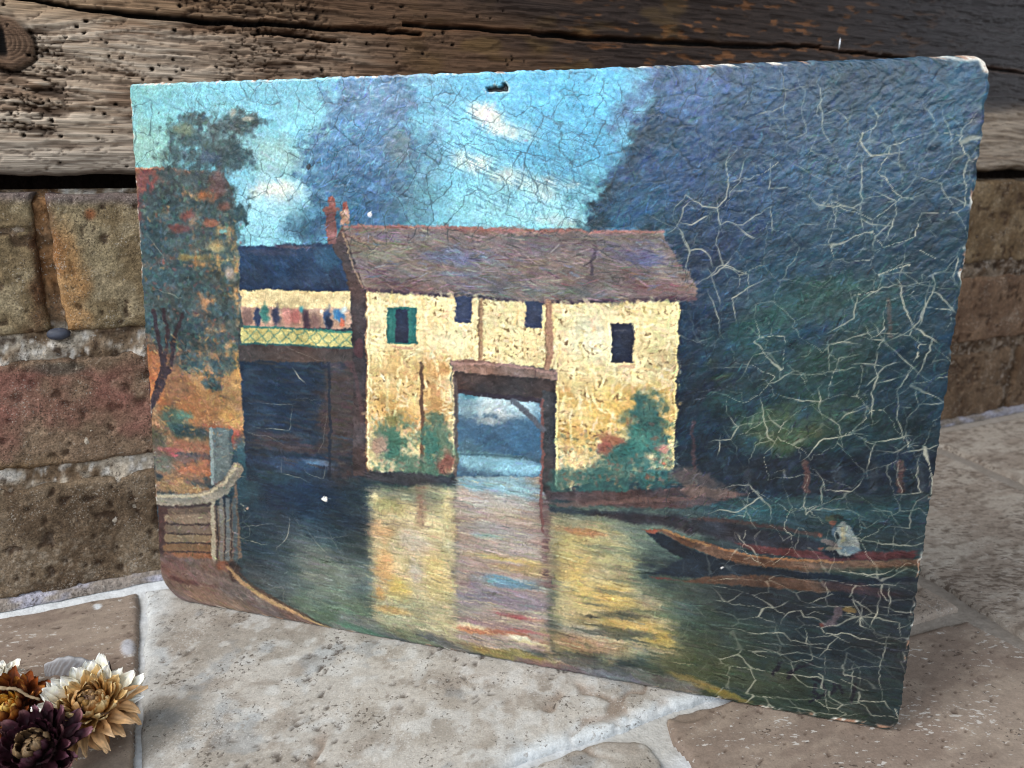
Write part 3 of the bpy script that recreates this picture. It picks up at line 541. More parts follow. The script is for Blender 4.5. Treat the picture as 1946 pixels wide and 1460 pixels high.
    rl = rl * (.5 + .5 * sstep(.34, .54, fbm(X / 40, Y / 4, 109, 3))); blob(780, 1175, 100, 40, (132, 136, 112), .5, clip=rl, hard=1.4)
    rr = mask([(1048, 985), (1120, 990), (1180, 1030), (1200, 1090), (1280, 1170), (1300, 1260), (1052, 1240)], 16, 14); rr = rr * (.35 + .65 * sstep(.36, .56, fbm(X / 60, Y / 5, 9, 3) + .25 * sstep(1180, 1060, board_px(X * DU, BH - Y * DV)[0]))); put((slice(None), slice(None)), rr, (166, 152, 108), .25)
    for b in [(1090, 1000, 40, 16, (150, 150, 118), .8), (1130, 1040, 60, 30, (172, 162, 110), .8), (1090, 1080, 30, 50, (196, 170, 104), .8), (1140, 1130, 60, 30, (204, 172, 92), .8), (1200, 1190, 60, 14, (206, 170, 90), .7), (1070, 1160, 20, 40, (190, 176, 130), .7), (1110, 1200, 40, 12, (150, 152, 150), .7), (1200, 1230, 70, 14, (152, 140, 108), .7),
              (1120, 1225, 60, 12, (160, 126, 100), .7), (1240, 1130, 30, 20, (142, 136, 122), .6), (1260, 1220, 40, 10, (176, 148, 66), .6), (1110, 1010, 50, 6, (176, 110, 70), .7)]:
        blob(*b[:5], a=b[5], rough=.8, hard=1., clip=rr)
    rm = mask([(868, 905), (1032, 900), (1044, 1240), (868, 1225)], 4, 3); put((slice(None), slice(None)), rm, (160, 142, 130), .2)
    for b in [(950, 915, 80, 30, (128, 170, 184), .95), (980, 930, 60, 16, (152, 184, 190), .7), (930, 960, 70, 22, (186, 172, 162), .9), (960, 985, 80, 14, (178, 160, 140), .8), (940, 1010, 70, 12, (150, 146, 142), .8), (930, 1020, 26, 4, (140, 190, 186), .7), (960, 1040, 70, 14, (166, 152, 142), .7), (960, 1062, 60, 7, (204, 176, 104), .8),
              (980, 1080, 50, 10, (176, 146, 92), .7), (960, 1105, 44, 11, (96, 148, 172), .8), (900, 1100, 24, 16, (150, 134, 124), .7), (960, 1140, 80, 20, (128, 118, 130), .8), (985, 1172, 50, 6, (146, 66, 74), .8), (940, 1188, 60, 8, (138, 110, 110), .7), (900, 1198, 34, 6, (192, 130, 84), .8), (960, 1205, 70, 8, (168, 104, 78), .8), (900, 1190, 30, 4, (214, 204, 170), .7),
              (985, 1213, 30, 5, (232, 226, 196), .9), (1010, 1222, 40, 4, (206, 196, 150), .8), (1000, 1200, 40, 3, (150, 62, 52), .6)]:
        blob(*b[:5], a=b[5], rough=.9, hard=.7, clip=rm, h=.03)
    line([(1036, 940), (1040, 1110)], 10, (112, 82, 82), .9, 1.5); line([(1050, 990), (1046, 1090)], 6, (190, 176, 130), .6, 1.5); line([(868, 1000), (870, 1180)], 3, (130, 120, 110), .6)
    line([(1030, 1180), (1050, 1300)], 5, (150, 140, 90), .5)
    blob(960, 1245, 80, 12, (160, 138, 72), .7); blob(1040, 1270, 70, 12, (120, 88, 94), .7); blob(1150, 1290, 80, 14, (104, 106, 118), .6); blob(1380, 1320, 50, 8, (146, 120, 50), .6, ang=.2); blob(1330, 1300, 60, 8, (150, 122, 60), .5, ang=.2)
    blob(690, 1205, 60, 9, (74, 110, 88), .7, ang=.2); blob(780, 1215, 60, 8, (120, 128, 92), .6, ang=.2)
    # ---- strokes over sky, trees and water
    full = np.ones((PH, PW), np.float32); sky = mask([(200, 60), (1250, 60), (1220, 260), (1120, 370), (1120, 445), (440, 475), (440, 330), (200, 325)], 2, 4) * (1 - tree)
    strokes(sky, 5200, 16, 4, .45, .9, .045, .6, .05); strokes(sky, 2600, 22, 3, .45, .12, .05, .5, .05); strokes(sky, 1600, 18, 3, 1.9, .15, .05, .45, .05)
    strokes(tree, 1500, 12, 5, 2.2, .9, .07, .6, .08)
    strokes(wood, 6500, 15, 5, -.75, .45, .075, .6, .09); strokes(wood * (1 - lowd) * sstep(500, 250, board_px(X * DU, BH - Y * DV)[1]), 1300, 9, 5, -1., .7, .10, .6, .13)
    strokes(wat * (1 - rl) * (1 - rr), 4200, 26, 4, .06, .10, .06, .55, .04); strokes(rl + rr, 1800, 12, 4, .4, .8, .06, .6, .08)
    strokes(rm, 900, 22, 3, .05, .12, .06, .6, .04)
    kx = np.pad(K, ((0, 0), (7, 7), (0, 0)), mode='edge'); sm = sum(kx[:, i:i + PW] for i in range(15)) / 15; row = sstep(.35, .65, fbm(X / 50, Y / 3, 10, 2)) * wat * .75
    K[:] = K * (1 - row[..., None]) + sm * row[..., None]
    strokes(np.clip(wat, 0, 1), 1500, 26, 2, .05, .07, .16, .55, .06, hue=.2); strokes(np.clip(rl + rr + rm, 0, 1), 500, 20, 2, .04, .06, .05, .5, .06, pal=[(226, 206, 150), (120, 118, 92), (92, 104, 100), (206, 186, 150), (160, 132, 100), (84, 84, 76)])
    # ---- left building behind the tree
    lb = mask([(230, 319), (300, 319), (425, 330), (440, 360), (452, 470), (456, 640), (466, 760), (470, 850), (400, 860), (230, 860)], 1.5, 2); put((slice(None), slice(None)), lb, (142, 108, 76), .28)
    for b in [(300, 350, 60, 46, (116, 66, 62), 1), (270, 400, 30, 70, (102, 58, 62), .9), (345, 335, 40, 20, (150, 84, 60), .8), (400, 350, 40, 30, (110, 60, 66), .8), (415, 370, 24, 30, (128, 66, 62), .8), (430, 480, 20, 60, (206, 166, 96), .8), (440, 560, 14, 60, (196, 152, 92), .9), (450, 700, 20, 70, (190, 140, 80), .9), (400, 740, 60, 50, (164, 120, 74), .8),
              (330, 760, 40, 60, (140, 92, 60), .8), (370, 790, 50, 30, (156, 102, 60), .8), (320, 520, 70, 150, (74, 60, 60), .8), (300, 660, 40, 60, (96, 68, 60), .7), (440, 800, 20, 26, (190, 142, 74), .8), (420, 820, 50, 14, (146, 84, 60), .8), (290, 700, 20, 60, (190, 110, 62), .7), (310, 570, 40, 60, (94, 62, 58), .7), (370, 600, 50, 50, (86, 66, 66), .6), (395, 500, 40, 30, (170, 130, 66), .5)]:
        blob(*b[:5], a=b[5], rough=.9, hard=.9, clip=lb)
    strokes(lb, 1300, 11, 4, .6, .8, .09, .7, .08)
    line([(252, 321), (275, 319), (310, 322), (345, 323), (390, 327)], 2.2, (206, 160, 132), .6, warp=1); line([(300, 346), (330, 345)], 2, (206, 150, 128), .6); line([(454, 470), (456, 600)], 2, (222, 196, 140), .6)
    # foliage of that tree
    fol = [(358, 255, 34, 30), (430, 238, 44, 22), (480, 228, 24, 13), (402, 272, 50, 32), (362, 300, 46, 34), (430, 300, 40, 30), (330, 390, 60, 44), (390, 380, 50, 40), (430, 410, 30, 24), (300, 450, 50, 40), (370, 460, 56, 44), (330, 530, 66, 46), (400, 540, 50, 40), (290, 540, 40, 60),
           (420, 590, 46, 30), (400, 640, 54, 36), (440, 630, 26, 24), (350, 610, 40, 30), (370, 690, 30, 20), (410, 690, 30, 20), (400, 730, 16, 10), (280, 470, 30, 50), (290, 600, 30, 34), (300, 400, 40, 34), (350, 350, 44, 30), (400, 340, 30, 26), (430, 470, 22, 40), (420, 540, 30, 30), (340, 570, 60, 40), (310, 640, 36, 26)]
    fm = np.zeros((PH, PW), np.float32)
    for x, y, rx, ry in fol:
        q0 = c1((x, y)); kx = abs(c1((x + rx, y))[0] - q0[0]); ky = abs(c1((x, y + ry))[1] - q0[1])
        r = np.hypot((X - q0[0]) / kx, (Y - q0[1]) / ky) + 1.25 * (WX + FX * 1.1 + V1 * .9); fm = np.maximum(fm, sstep(1.45, .45, r))
    fm = fm ** .6
    put((slice(None), slice(None)), fm * .92, (50, 72, 76), .30)
    strokes(fm ** 1.5, 1500, 8, 5, 2.5, .9, .10, .6, .10, pal=[(44, 66, 72), (58, 88, 88), (36, 52, 62), (72, 104, 100), (64, 84, 72), (84, 106, 110), (46, 74, 88), (58, 62, 58)])
    low = fm * sstep(330, 420, board_px(X * DU, BH - Y * DV)[1])
    strokes(low, 120, 7, 4, 1., .9, .08, .6, .12, pal=[(140, 74, 58), (112, 62, 58), (164, 124, 74), (86, 60, 60), (132, 84, 60)])
    for b in [(385, 372, 16, 9, (190, 96, 44)), (413, 346, 10, 18, (114, 66, 62)), (428, 395, 10, 7, (138, 78, 62)), (360, 410, 12, 8, (150, 64, 52)), (345, 435, 20, 7, (120, 56, 52)), (400, 425, 12, 5, (176, 90, 60)), (300, 215, 1, 1, (0, 0, 0)), (470, 226, 8, 4, (196, 190, 170)), (440, 218, 5, 8, (176, 176, 160)), (350, 246, 20, 9, (118, 124, 90)),
              (425, 440, 8, 4, (110, 170, 164)), (390, 300, 16, 10, (76, 96, 130)), (412, 470, 20, 9, (196, 164, 96)), (370, 490, 26, 7, (170, 136, 66)), (436, 520, 7, 9, (206, 180, 166))]:
        blob(*b[:5], a=.6, rough=1.3, hard=1.2, h=.05)
    for t in [[(283, 790), (296, 740), (310, 690), (300, 640), (290, 590)], [(296, 740), (325, 690), (330, 640), (345, 600)], [(310, 720), (318, 640), (310, 590)], [(285, 800), (276, 700), (274, 640)], [(290, 770), (322, 700)]]:
        line(t, 6, (46, 36, 44), .9, 1.2, 3, var=.2)
    for b in [(335, 800, 30, 18, (58, 88, 78)), (350, 790, 16, 8, (84, 124, 106)), (365, 820, 34, 12, (34, 58, 62)), (300, 850, 26, 34, (66, 74, 64)), (340, 870, 50, 20, (120, 92, 84)), (330, 855, 24, 6, (160, 90, 88)), (335, 865, 10, 4, (196, 96, 106)), (370, 850, 40, 10, (148, 94, 70)),
              (350, 900, 60, 18, (152, 106, 74)), (330, 925, 60, 16, (170, 126, 80)), (310, 880, 26, 14, (96, 100, 88)), (370, 890, 34, 16, (170, 104, 70)), (440, 830, 14, 16, (160, 76, 62)), (465, 860, 16, 26, (54, 92, 104)), (460, 900, 22, 30, (34, 72, 84)), (470, 930, 30, 30, (30, 60, 72))]:
        blob(*b[:5], a=.85, rough=.8, hard=.8)
    strokes(mask([(270, 780), (450, 800), (450, 940), (290, 945)], 3), 420, 10, 4, .3, .5, .09, .7, .08)
    # wooden post, rail and boarding by the water
    poly([(396, 812), (440, 815), (442, 905), (402, 922)], (98, 108, 106), 1, 1.5); line([(400, 815), (405, 918)], 5, (140, 150, 146), .9, .8); line([(438, 818), (440, 900)], 5, (72, 84, 88), .8)
    poly([(300, 965), (440, 960), (448, 900), (460, 1060), (420, 1075), (300, 1060)], (96, 80, 68), 2, 2); poly([(300, 962), (318, 962), (318, 1060), (302, 1060)], (64, 44, 42), 1, 1)
    for yy, c in [(985, (132, 112, 92)), (1005, (112, 94, 78)), (1022, (126, 106, 80)), (1040, (120, 88, 60)), (1055, (132, 84, 56))]:
        line([(318, yy), (398, yy)], 13, c, .9, 1.5)
    for yy in (996, 1014, 1031, 1048): line([(318, yy), (400, yy + 1)], 2.4, (58, 44, 42), .8)
    for xx, c in [(404, (166, 154, 130)), (420, (112, 106, 98)), (432, (96, 100, 100)), (446, (70, 80, 84))]: line([(xx, 950), (xx + 2, 1062)], 6.5, c, .9, 1.2)
    for xx in (412, 427, 439): line([(xx, 955), (xx + 2, 1060)], 2, (46, 42, 46), .8)
    line([(296, 948), (340, 950), (390, 946), (425, 928), (452, 892)], 18, (132, 122, 106), .95, 1.2, 1.5, var=.25, h=.08); line([(300, 942), (345, 943), (392, 938), (425, 918), (450, 886)], 4, (186, 170, 138), .8, 1.); line([(300, 962), (350, 964), (400, 958)], 4, (66, 48, 46), .8, 1.2)
    # brown bank along the lower left corner
    poly([(296, 1050), (350, 1062), (400, 1060), (430, 1080), (455, 1105), (500, 1140), (590, 1190), (560, 1230), (280, 1200)], (106, 88, 80), 3, 3, var=.25)
    for b in [(330, 1075, 30, 20, (112, 78, 72)), (370, 1095, 34, 16, (112, 90, 84)), (370, 1120, 50, 16, (122, 98, 84)), (400, 1140, 60, 12, (130, 104, 86)), (355, 1105, 40, 4, (88, 58, 56)), (425, 1075, 10, 9, (134, 82, 62)), (445, 1085, 12, 20, (58, 40, 36)), (320, 1060, 20, 8, (90, 66, 62))]:
        blob(*b[:5], a=.85, rough=.8, hard=.9)
    line([(430, 1075), (460, 1108), (510, 1142), (590, 1188)], 9, (196, 152, 100), .75, 2.5, 2, taper=.6); line([(445, 1080), (480, 1115), (540, 1152), (600, 1188)], 6, (74, 56, 46), .8, 2.5, 2, taper=.6)
    strokes(mask([(296, 1050), (430, 1075), (590, 1190), (560, 1230), (280, 1200)], 2), 300, 16, 4, .5, .2, .07, .6, .06)
    # ---- dark boat shed under the gallery
    poly([(453, 650), (697, 655), (700, 905), (620, 915), (470, 912)], (24, 42, 60), 1.5, 2, var=.22)
    for b in [(560, 760, 90, 60, (20, 40, 62)), (560, 850, 80, 12, (64, 52, 56)), (540, 830, 60, 8, (54, 50, 58)), (560, 880, 70, 14, (40, 64, 94)), (610, 880, 30, 6, (84, 112, 140)), (520, 905, 40, 14, (28, 56, 70)), (650, 800, 40, 110, (66, 50, 46)), (655, 740, 36, 50, (66, 55, 54))]:
        blob(*b[:5], a=.85, rough=.7, hard=.8)
    strokes(mask([(470, 690), (690, 690), (700, 900), (470, 910)], 2), 900, 18, 4, .04, .1, .09, .6, .07)
    strokes(mask([(480, 690), (690, 690), (700, 900), (480, 900)], 4), 90, 34, 3, .04, .05, .05, .5, .06, pal=[(70, 54, 48), (60, 52, 54), (36, 58, 78)])
    poly([(452, 652), (700, 660), (700, 690), (455, 686)], (70, 59, 56), 1.5, 1.5); line([(625, 690), (628, 905)], 4, (20, 30, 46), .7); line([(660, 690), (690, 730)], 6, (90, 62, 62), .6, 1.5)
    # gallery house
    poly([(452, 468), (560, 464), (642, 462), (668, 552), (560, 550), (457, 549)], (28, 52, 80), 1.2, 1.5, var=.2); blob(620, 490, 26, 20, (50, 88, 112), .6); blob(520, 480, 60, 6, (54, 60, 84), .7); blob(560, 470, 40, 4, (112, 84, 92), .5)
    strokes(mask([(455, 470), (640, 465), (666, 548), (458, 546)], 1), 260, 16, 3, .9, .2, .08, .6, .05)
    poly([(456, 551), (668, 553), (668, 592), (458, 585)], (216, 196, 146), 1.2, 2, var=.22); poly([(458, 583), (668, 588), (668, 626), (462, 622)], (176, 146, 126), 1.5, 2, var=.25)
    for x, y, w_, hh, c in [(470, 600, 8, 16, (120, 96, 92)), (489, 600, 5, 17, (28, 50, 84)), (503, 595, 7, 16, (34, 104, 98)), (524, 600, 7, 17, (32, 42, 72)), (545, 600, 8, 15, (206, 140, 128)), (562, 600, 9, 13, (176, 104, 100)), (574, 588, 6, 6, (50, 140, 150)), (582, 604, 7, 20, (56, 40, 58)), (600, 608, 9, 16, (132, 100, 96)),
                             (611, 592, 4, 7, (236, 226, 196)), (622, 602, 7, 18, (46, 78, 118)), (626, 612, 6, 12, (24, 34, 56)), (640, 598, 7, 9, (52, 116, 160)), (648, 602, 8, 9, (44, 104, 152)), (650, 614, 4, 8, (206, 110, 84)), (655, 590, 7, 6, (196, 216, 216))]:
        blob(x, y, w_, hh, c, .9, rough=.8, hard=.9)
    poly([(456, 622), (668, 630), (668, 660), (458, 652)], (188, 182, 116), 1.2, 1.2, var=.2); line([(462, 620), (668, 632)], 2.6, (46, 116, 104), .9)
    for k in range(9):
        x = 462 + k * 23; line([(x, 624 + k * .9), (x + 24, 650 + k * .9)], 1.6, (64, 118, 102), .6, .9, 1.4); line([(x + 24, 626 + k * .9), (x, 650 + k * .9)], 1.6, (70, 120, 104), .6, .9, 1.4)
    line([(456, 653), (560, 656), (668, 662)], 2.6, (40, 92, 90), .8)
    # gable post, chimneys
    poly([(630, 468), (652, 428), (662, 450), (690, 535), (697, 560), (698, 905), (672, 905), (668, 560), (650, 500)], (64, 53, 54), 1.2, 1.5, var=.25); line([(652, 440), (672, 510), (690, 545)], 2, (178, 150, 116), .6); line([(696, 560), (698, 900)], 2, (158, 108, 70), .7)
    blob(684, 660, 8, 14, (110, 56, 62), .5); line([(668, 690), (680, 740), (690, 800)], 6, (84, 58, 60), .5)
    poly([(619, 392), (638, 392), (640, 462), (622, 464)], (104, 72, 74), 1, 1, var=.3); poly([(624, 374), (636, 374), (637, 396), (624, 396)], (112, 66, 62), 1, 1, var=.3); line([(617, 398), (641, 397)], 5, (122, 74, 66), .8)
    poly([(652, 384), (660, 384), (664, 402), (650, 402)], (122, 66, 60), 1, 1); poly([(646, 402), (664, 400), (666, 424), (648, 428)], (186, 150, 132), 1, 1, var=.4)
    # ---- main roof
    roof = mask([(652, 430), (830, 430), (1262, 441), (1278, 480), (1324, 545), (1322, 570), (1000, 575), (900, 560), (700, 556), (686, 530)], 1.2, 1.5); put((slice(None), slice(None)), roof, (116, 102, 98), .22)
    for b in [(720, 470, 60, 24, (124, 116, 96), .7), (700, 515, 50, 10, (120, 96, 110), .7), (880, 490, 70, 12, (98, 112, 150), .6), (1000, 470, 90, 18, (118, 104, 110), .6), (1180, 480, 60, 16, (100, 92, 112), .7), (1080, 500, 60, 14, (126, 104, 96), .6), (1240, 490, 26, 20, (84, 96, 150), .6), (1160, 530, 120, 18, (106, 86, 82), .7), (900, 535, 120, 14, (100, 90, 98), .6),
              (1260, 550, 60, 12, (124, 90, 90), .7), (780, 545, 70, 8, (104, 74, 76), .7), (1060, 555, 60, 10, (92, 106, 100), .5), (960, 440, 120, 4, (168, 116, 106), .6), (860, 520, 40, 5, (112, 126, 146), .5), (740, 450, 40, 8, (110, 102, 128), .6)]:
        blob(*b[:5], a=b[5], rough=1., hard=1., clip=roof)
    strokes(roof, 1500, 20, 3, .12, .35, .08, .65, .09); strokes(roof, 300, 16, 3, .1, .3, .05, .7, .1, pal=[(98, 108, 134), (140, 124, 108), (84, 70, 70), (122, 100, 94), (112, 112, 108), (132, 118, 98)])
    line([(655, 430), (830, 431), (1000, 438), (1262, 442)], 3, (160, 106, 98), .7, 1.2, 2); line([(1130, 470), (1122, 520)], 4, (58, 46, 60), .7, 1, 3); line([(690, 552), (900, 566), (1010, 577), (1320, 568)], 4.5, (76, 56, 66), .8, 1.5, 1.5)
    # ---- main wall
    wallp = [(698, 556), (900, 568), (1010, 578), (1294, 574), (1290, 700), (1282, 892), (1058, 930), (1056, 700), (856, 685), (868, 895), (700, 895)]
    wm = mask(wallp, 1.2, 1.2); put((slice(None), slice(None)), wm, (226, 204, 150), .20)
    for b in [(760, 760, 80, 70, (210, 166, 96), .8), (770, 720, 60, 26, (222, 190, 128), .6), (830, 760, 30, 80, (206, 152, 92), .8), (740, 800, 40, 30, (206, 150, 78), .8), (840, 850, 26, 40, (204, 158, 100), .7), (1150, 760, 110, 50, (220, 182, 108), .7), (1180, 800, 90, 50, (212, 168, 84), .8), (1100, 820, 40, 60, (214, 170, 92), .8), (1270, 790, 20, 90, (214, 172, 96), .7), (1140, 640, 30, 40, (236, 226, 196), .7), (1090, 650, 40, 30, (232, 218, 178), .6),
              (1250, 640, 40, 50, (226, 204, 140), .5), (850, 640, 60, 26, (238, 226, 180), .6), (960, 630, 50, 26, (236, 218, 160), .6), (720, 600, 20, 60, (236, 222, 170), .6), (1260, 700, 30, 20, (182, 158, 116), .6), (1180, 700, 30, 6, (206, 190, 150), .7)]:
        blob(*b[:5], a=b[5], rough=1., hard=1.2, clip=wm)
    strokes(wm, 1500, 16, 5, .3, 1., .05, .7, .16, hue=.6); strokes(wm, 420, 18, 4, 1.5, .3, .05, .75, .22, pal=[(240, 228, 186), (232, 212, 156), (238, 222, 170), (222, 190, 124)])
    strokes(wm * sstep(.42, .56, fbm(X / 26, Y / 20, 30, 3)), 600, 12, 3, .2, .6, .07, .7, .24, pal=[(244, 232, 192), (226, 202, 142), (236, 216, 160), (206, 168, 100), (240, 226, 180)])
    strokes(wm * sstep(.45, .6, fbm(X / 20, Y / 16, 31, 3)), 230, 7, 2, .3, .9, .10, .7, .02, pal=[(150, 116, 66), (124, 92, 52), (176, 140, 84), (196, 150, 80)])
    hp = Hh - blur(Hh, 3) + .05 * (fbm(X / 1.8, Y / 1.8, 33, 2) - .5)
    dk = sstep(-.03, -.10, hp) * wm * (.12 + .88 * sstep(.48, .64, fbm(X / 20, Y / 14, 35, 3))); K[:] = K * (1 - .7 * dk[..., None]) + C255(112, 80, 44) * .7 * dk[..., None]; Hh -= .12 * dk
    Hh *= (1 - .68 * wm); Hh += wm * (.10 * (fbm(X / 16, Y / 1.7, 37, 2) - .5) * sstep(.4, .6, fbm(X / 30, Y / 30, 39, 2)) + .06 * (fbm(X / 1.9, Y / 13, 38, 2) - .5) * sstep(.6, .4, fbm(X / 30, Y / 30, 39, 2)))
    lt = sstep(.05, .14, hp) * wm; K[:] = K * (1 - .35 * lt[..., None]) + C255(250, 240, 208) * .35 * lt[..., None]
    # windows and timbers
    def window(x0, y0, x1, y1, c=(32, 42, 62)):
        poly([(x0, y0), (x1, y0 + 1), (x1, y1), (x0, y1 - 1)], c, .9, .8, var=.15); Hh[box(cc([(x0, y0), (x1, y1)]), 0)] *= .3
    for fr in [[(725, 575), (725, 662)], [(798, 578), (800, 665)], [(1155, 608), (1156, 696)], [(1210, 610), (1210, 694)], [(1156, 604), (1212, 606)], [(856, 560), (858, 620)], [(905, 562), (905, 622)], [(990, 575), (992, 626)]]:
        line(fr, 6, (230, 210, 158), .55, 1.5, 1.6, h=.14)
    window(735, 584, 792, 655, (36, 104, 98)); window(752, 588, 776, 652, (30, 40, 62)); blob(742, 620, 4, 22, (60, 128, 116), .6); blob(786, 610, 4, 20, (26, 92, 92), .6)
    window(866, 563, 897, 613, (46, 58, 86)); window(1000, 572, 1031, 624, (46, 58, 84)); window(1162, 613, 1204, 690, (28, 36, 56)); line([(1170, 626), (1190, 628)], 2, (90, 90, 100), .5); line([(1160, 612), (1160, 688)], 2.2, (236, 220, 172), .8, h=.15)
    line([(748, 660), (784, 663)], 3, (196, 140, 116), .6); line([(1176, 696), (1204, 697)], 3, (196, 150, 120), .6)
    line([(915, 572), (914, 640), (912, 682)], 5, (150, 118, 86), .9, 1, 1.5, h=.1); line([(911, 575), (909, 680)], 1.6, (96, 70, 50), .7); line([(1043, 575), (1046, 640), (1042, 700)], 8, (160, 122, 96), .95, 1, 1.5, h=.1); line([(1039, 578), (1037, 695)], 1.8, (110, 82, 62), .7)
    line([(800, 690), (803, 760), (802, 905)], 5, (94, 64, 46), .9, 1, 1.5); line([(862, 705), (864, 800), (862, 880)], 3, (232, 206, 150), .8, 1, h=.2); line([(1059, 715), (1058, 800), (1058, 920)], 3.4, (236, 208, 140), .9, 1, h=.25); line([(699, 560), (701, 890)], 2.4, (238, 214, 160), .7, 1, h=.2); line([(1291, 580), (1284, 780), (1281, 885)], 2.4, (232, 206, 140), .8, 1, h=.15)
    line([(1294, 580), (1288, 780), (1284, 890)], 2, (20, 30, 44), .7)
    # passage through the house
    op = mask([(868, 738), (1034, 750), (1030, 905), (870, 905)], 1, 1); put((slice(None), slice(None)), op, (66, 98, 122), .15)
    for b in [(900, 765, 50, 26, (140, 176, 188), .9), (950, 775, 60, 20, (206, 216, 214), .85), (1005, 775, 30, 24, (176, 208, 218), .8), (930, 800, 30, 9, (186, 192, 186), .7), (885, 780, 20, 20, (120, 150, 160), .6), (890, 752, 16, 9, (56, 120, 138), .7), (930, 830, 80, 28, (60, 92, 118), .9), (1000, 830, 40, 34, (56, 100, 134), .8), (890, 850, 30, 16, (74, 104, 116), .7),
              (930, 880, 70, 16, (124, 170, 184), .95), (990, 890, 50, 16, (132, 182, 200), .95), (940, 866, 60, 4, (84, 118, 124), .7)]:
        blob(*b[:5], a=b[5], rough=.7, hard=.8, clip=op)
    strokes(op, 420, 12, 3, -.5, .4, .05, .6, .06); line([(872, 862), (950, 866), (1030, 876)], 2.4, (52, 84, 100), .6)
    poly([(856, 684), (900, 682), (1000, 696), (1060, 702), (1060, 722), (960, 716), (860, 706)], (122, 98, 88), 1, 1.2, var=.3, h=.10); line([(860, 690), (940, 692), (1058, 708)], 3, (166, 130, 118), .7); poly([(862, 706), (1060, 722), (1056, 752), (1010, 760), (870, 742)], (58, 47, 46), 1, 1.2, var=.25); line([(870, 742), (940, 752), (1030, 762)], 6, (46, 36, 46), .9)
    poly([(1030, 742), (1057, 748), (1056, 932), (1040, 940), (1030, 930)], (58, 58, 62), 1, 1.2, var=.25); line([(1031, 760), (1030, 940), (1032, 1010)], 3.4, (118, 76, 72), .8); line([(975, 762), (1000, 782), (1030, 815)], 7, (84, 88, 98), .9, 1.2); line([(866, 720), (868, 800), (866, 900)], 5, (90, 78, 74), .85, 1)
    # flowers against the wall
    for b in [(745, 850, 40, 50), (840, 850, 24, 50), (780, 880, 60, 24)]: blob(*b, (74, 106, 88), .85, rough=1.2, hard=.8, h=.1)
    for b in [(1215, 850, 44, 60), (1200, 900, 80, 34), (1245, 870, 40, 50), (1110, 915, 60, 24), (1225, 800, 20, 40)]: blob(*b, (48, 92, 88), .85, rough=1.2, hard=.8, h=.1)
    lf = mask([(705, 790), (862, 800), (864, 905), (702, 900)], 6); rf = mask([(1062, 830), (1160, 820), (1220, 775), (1285, 830), (1282, 925), (1062, 935)], 6)
    strokes(lf, 230, 7, 4, .8, .9, .07, .5, .10, pal=[(62, 106, 88), (44, 84, 74), (76, 112, 92), (168, 132, 116), (140, 94, 78), (184, 154, 124), (72, 98, 78), (96, 104, 90)])
    strokes(rf, 300, 7, 4, .8, .9, .07, .5, .10, pal=[(44, 88, 82), (36, 72, 70), (56, 104, 92), (160, 120, 98), (136, 78, 64), (48, 76, 68), (184, 146, 104), (112, 96, 80)])
    for b in [(1165, 835, 24, 14, (146, 84, 64)), (1152, 850, 16, 10, (136, 74, 64)), (1260, 855, 14, 10, (196, 136, 118)), (1262, 880, 6, 4, (206, 112, 84)), (750, 845, 28, 30, (54, 104, 86)), (820, 845, 14, 24, (46, 106, 96)), (848, 880, 14, 18, (128, 70, 62)), (720, 850, 14, 20, (182, 140, 120)), (1215, 840, 22, 26, (56, 116, 104)), (1190, 860, 26, 14, (40, 96, 92)), (745, 800, 10, 10, (122, 118, 66))]:
        blob(*b[:5], a=.8, rough=1., hard=.7, h=.1)
    poly([(695, 895), (800, 898), (866, 905), (866, 918), (760, 920), (697, 912)], (52, 52, 58), 2, 3, .9, .25)
    poly([(1040, 932), (1120, 935), (1285, 925), (1380, 930), (1430, 940), (1300, 965), (1180, 962), (1040, 950)], (74, 60, 62), 2, 3, .95, .25); blob(1330, 915, 60, 20, (92, 78, 76), .8, ang=.3); blob(1350, 935, 60, 10, (104, 84, 76), .7); line([(1060, 962), (1200, 950), (1320, 945)], 5, (112, 84, 78), .6, 1.5, 3); line([(1050, 970), (1180, 975), (1300, 985)], 6, (34, 44, 54), .8, 2, 3)
    for x in (1530, 1710): line([(x, 880), (x + 3, 930)], 7, (86, 56, 52), .7, 1.5, 3)
    for x in (1590, 1660, 1745, 1420): line([(x, 890), (x + 2, 930)], 8, (52, 58, 64), .5, 2, 3)
    line([(1318, 800), (1320, 890)], 4, (74, 48, 52), .6, 1.2, 2); line([(1690, 570), (1692, 640)], 4, (96, 70, 64), .5, 1.2, 2)
    # ---- boat and rower
    poly([(1110, 975), (1200, 975), (1340, 985), (1560, 1030), (1560, 1050), (1420, 1035), (1290, 1005), (1180, 990)], (34, 34, 44), 3, 4, .85, .25)
    line([(1330, 985), (1460, 1000), (1560, 1018)], 5, (66, 46, 44), .7, 1.5, 2)
    poly([(1228, 1012), (1262, 1015), (1330, 1052), (1450, 1078), (1600, 1092), (1758, 1086), (1758, 1105), (1600, 1110), (1440, 1100), (1320, 1075), (1260, 1040)], (14, 26, 38), 1.5, 1.5)
    poly([(1400, 1030), (1480, 1040), (1570, 1050), (1745, 1047), (1740, 1062), (1570, 1066), (1440, 1050)], (78, 40, 42), 1.5, 1.5, .95, .25)
    poly([(1224, 1008), (1262, 1005), (1300, 1018), (1370, 1040), (1450, 1058), (1570, 1066), (1762, 1062), (1760, 1074), (1600, 1084), (1460, 1078), (1360, 1060), (1300, 1036), (1262, 1014)], (84, 64, 52), 1.2, 1.5, var=.3, h=.05)
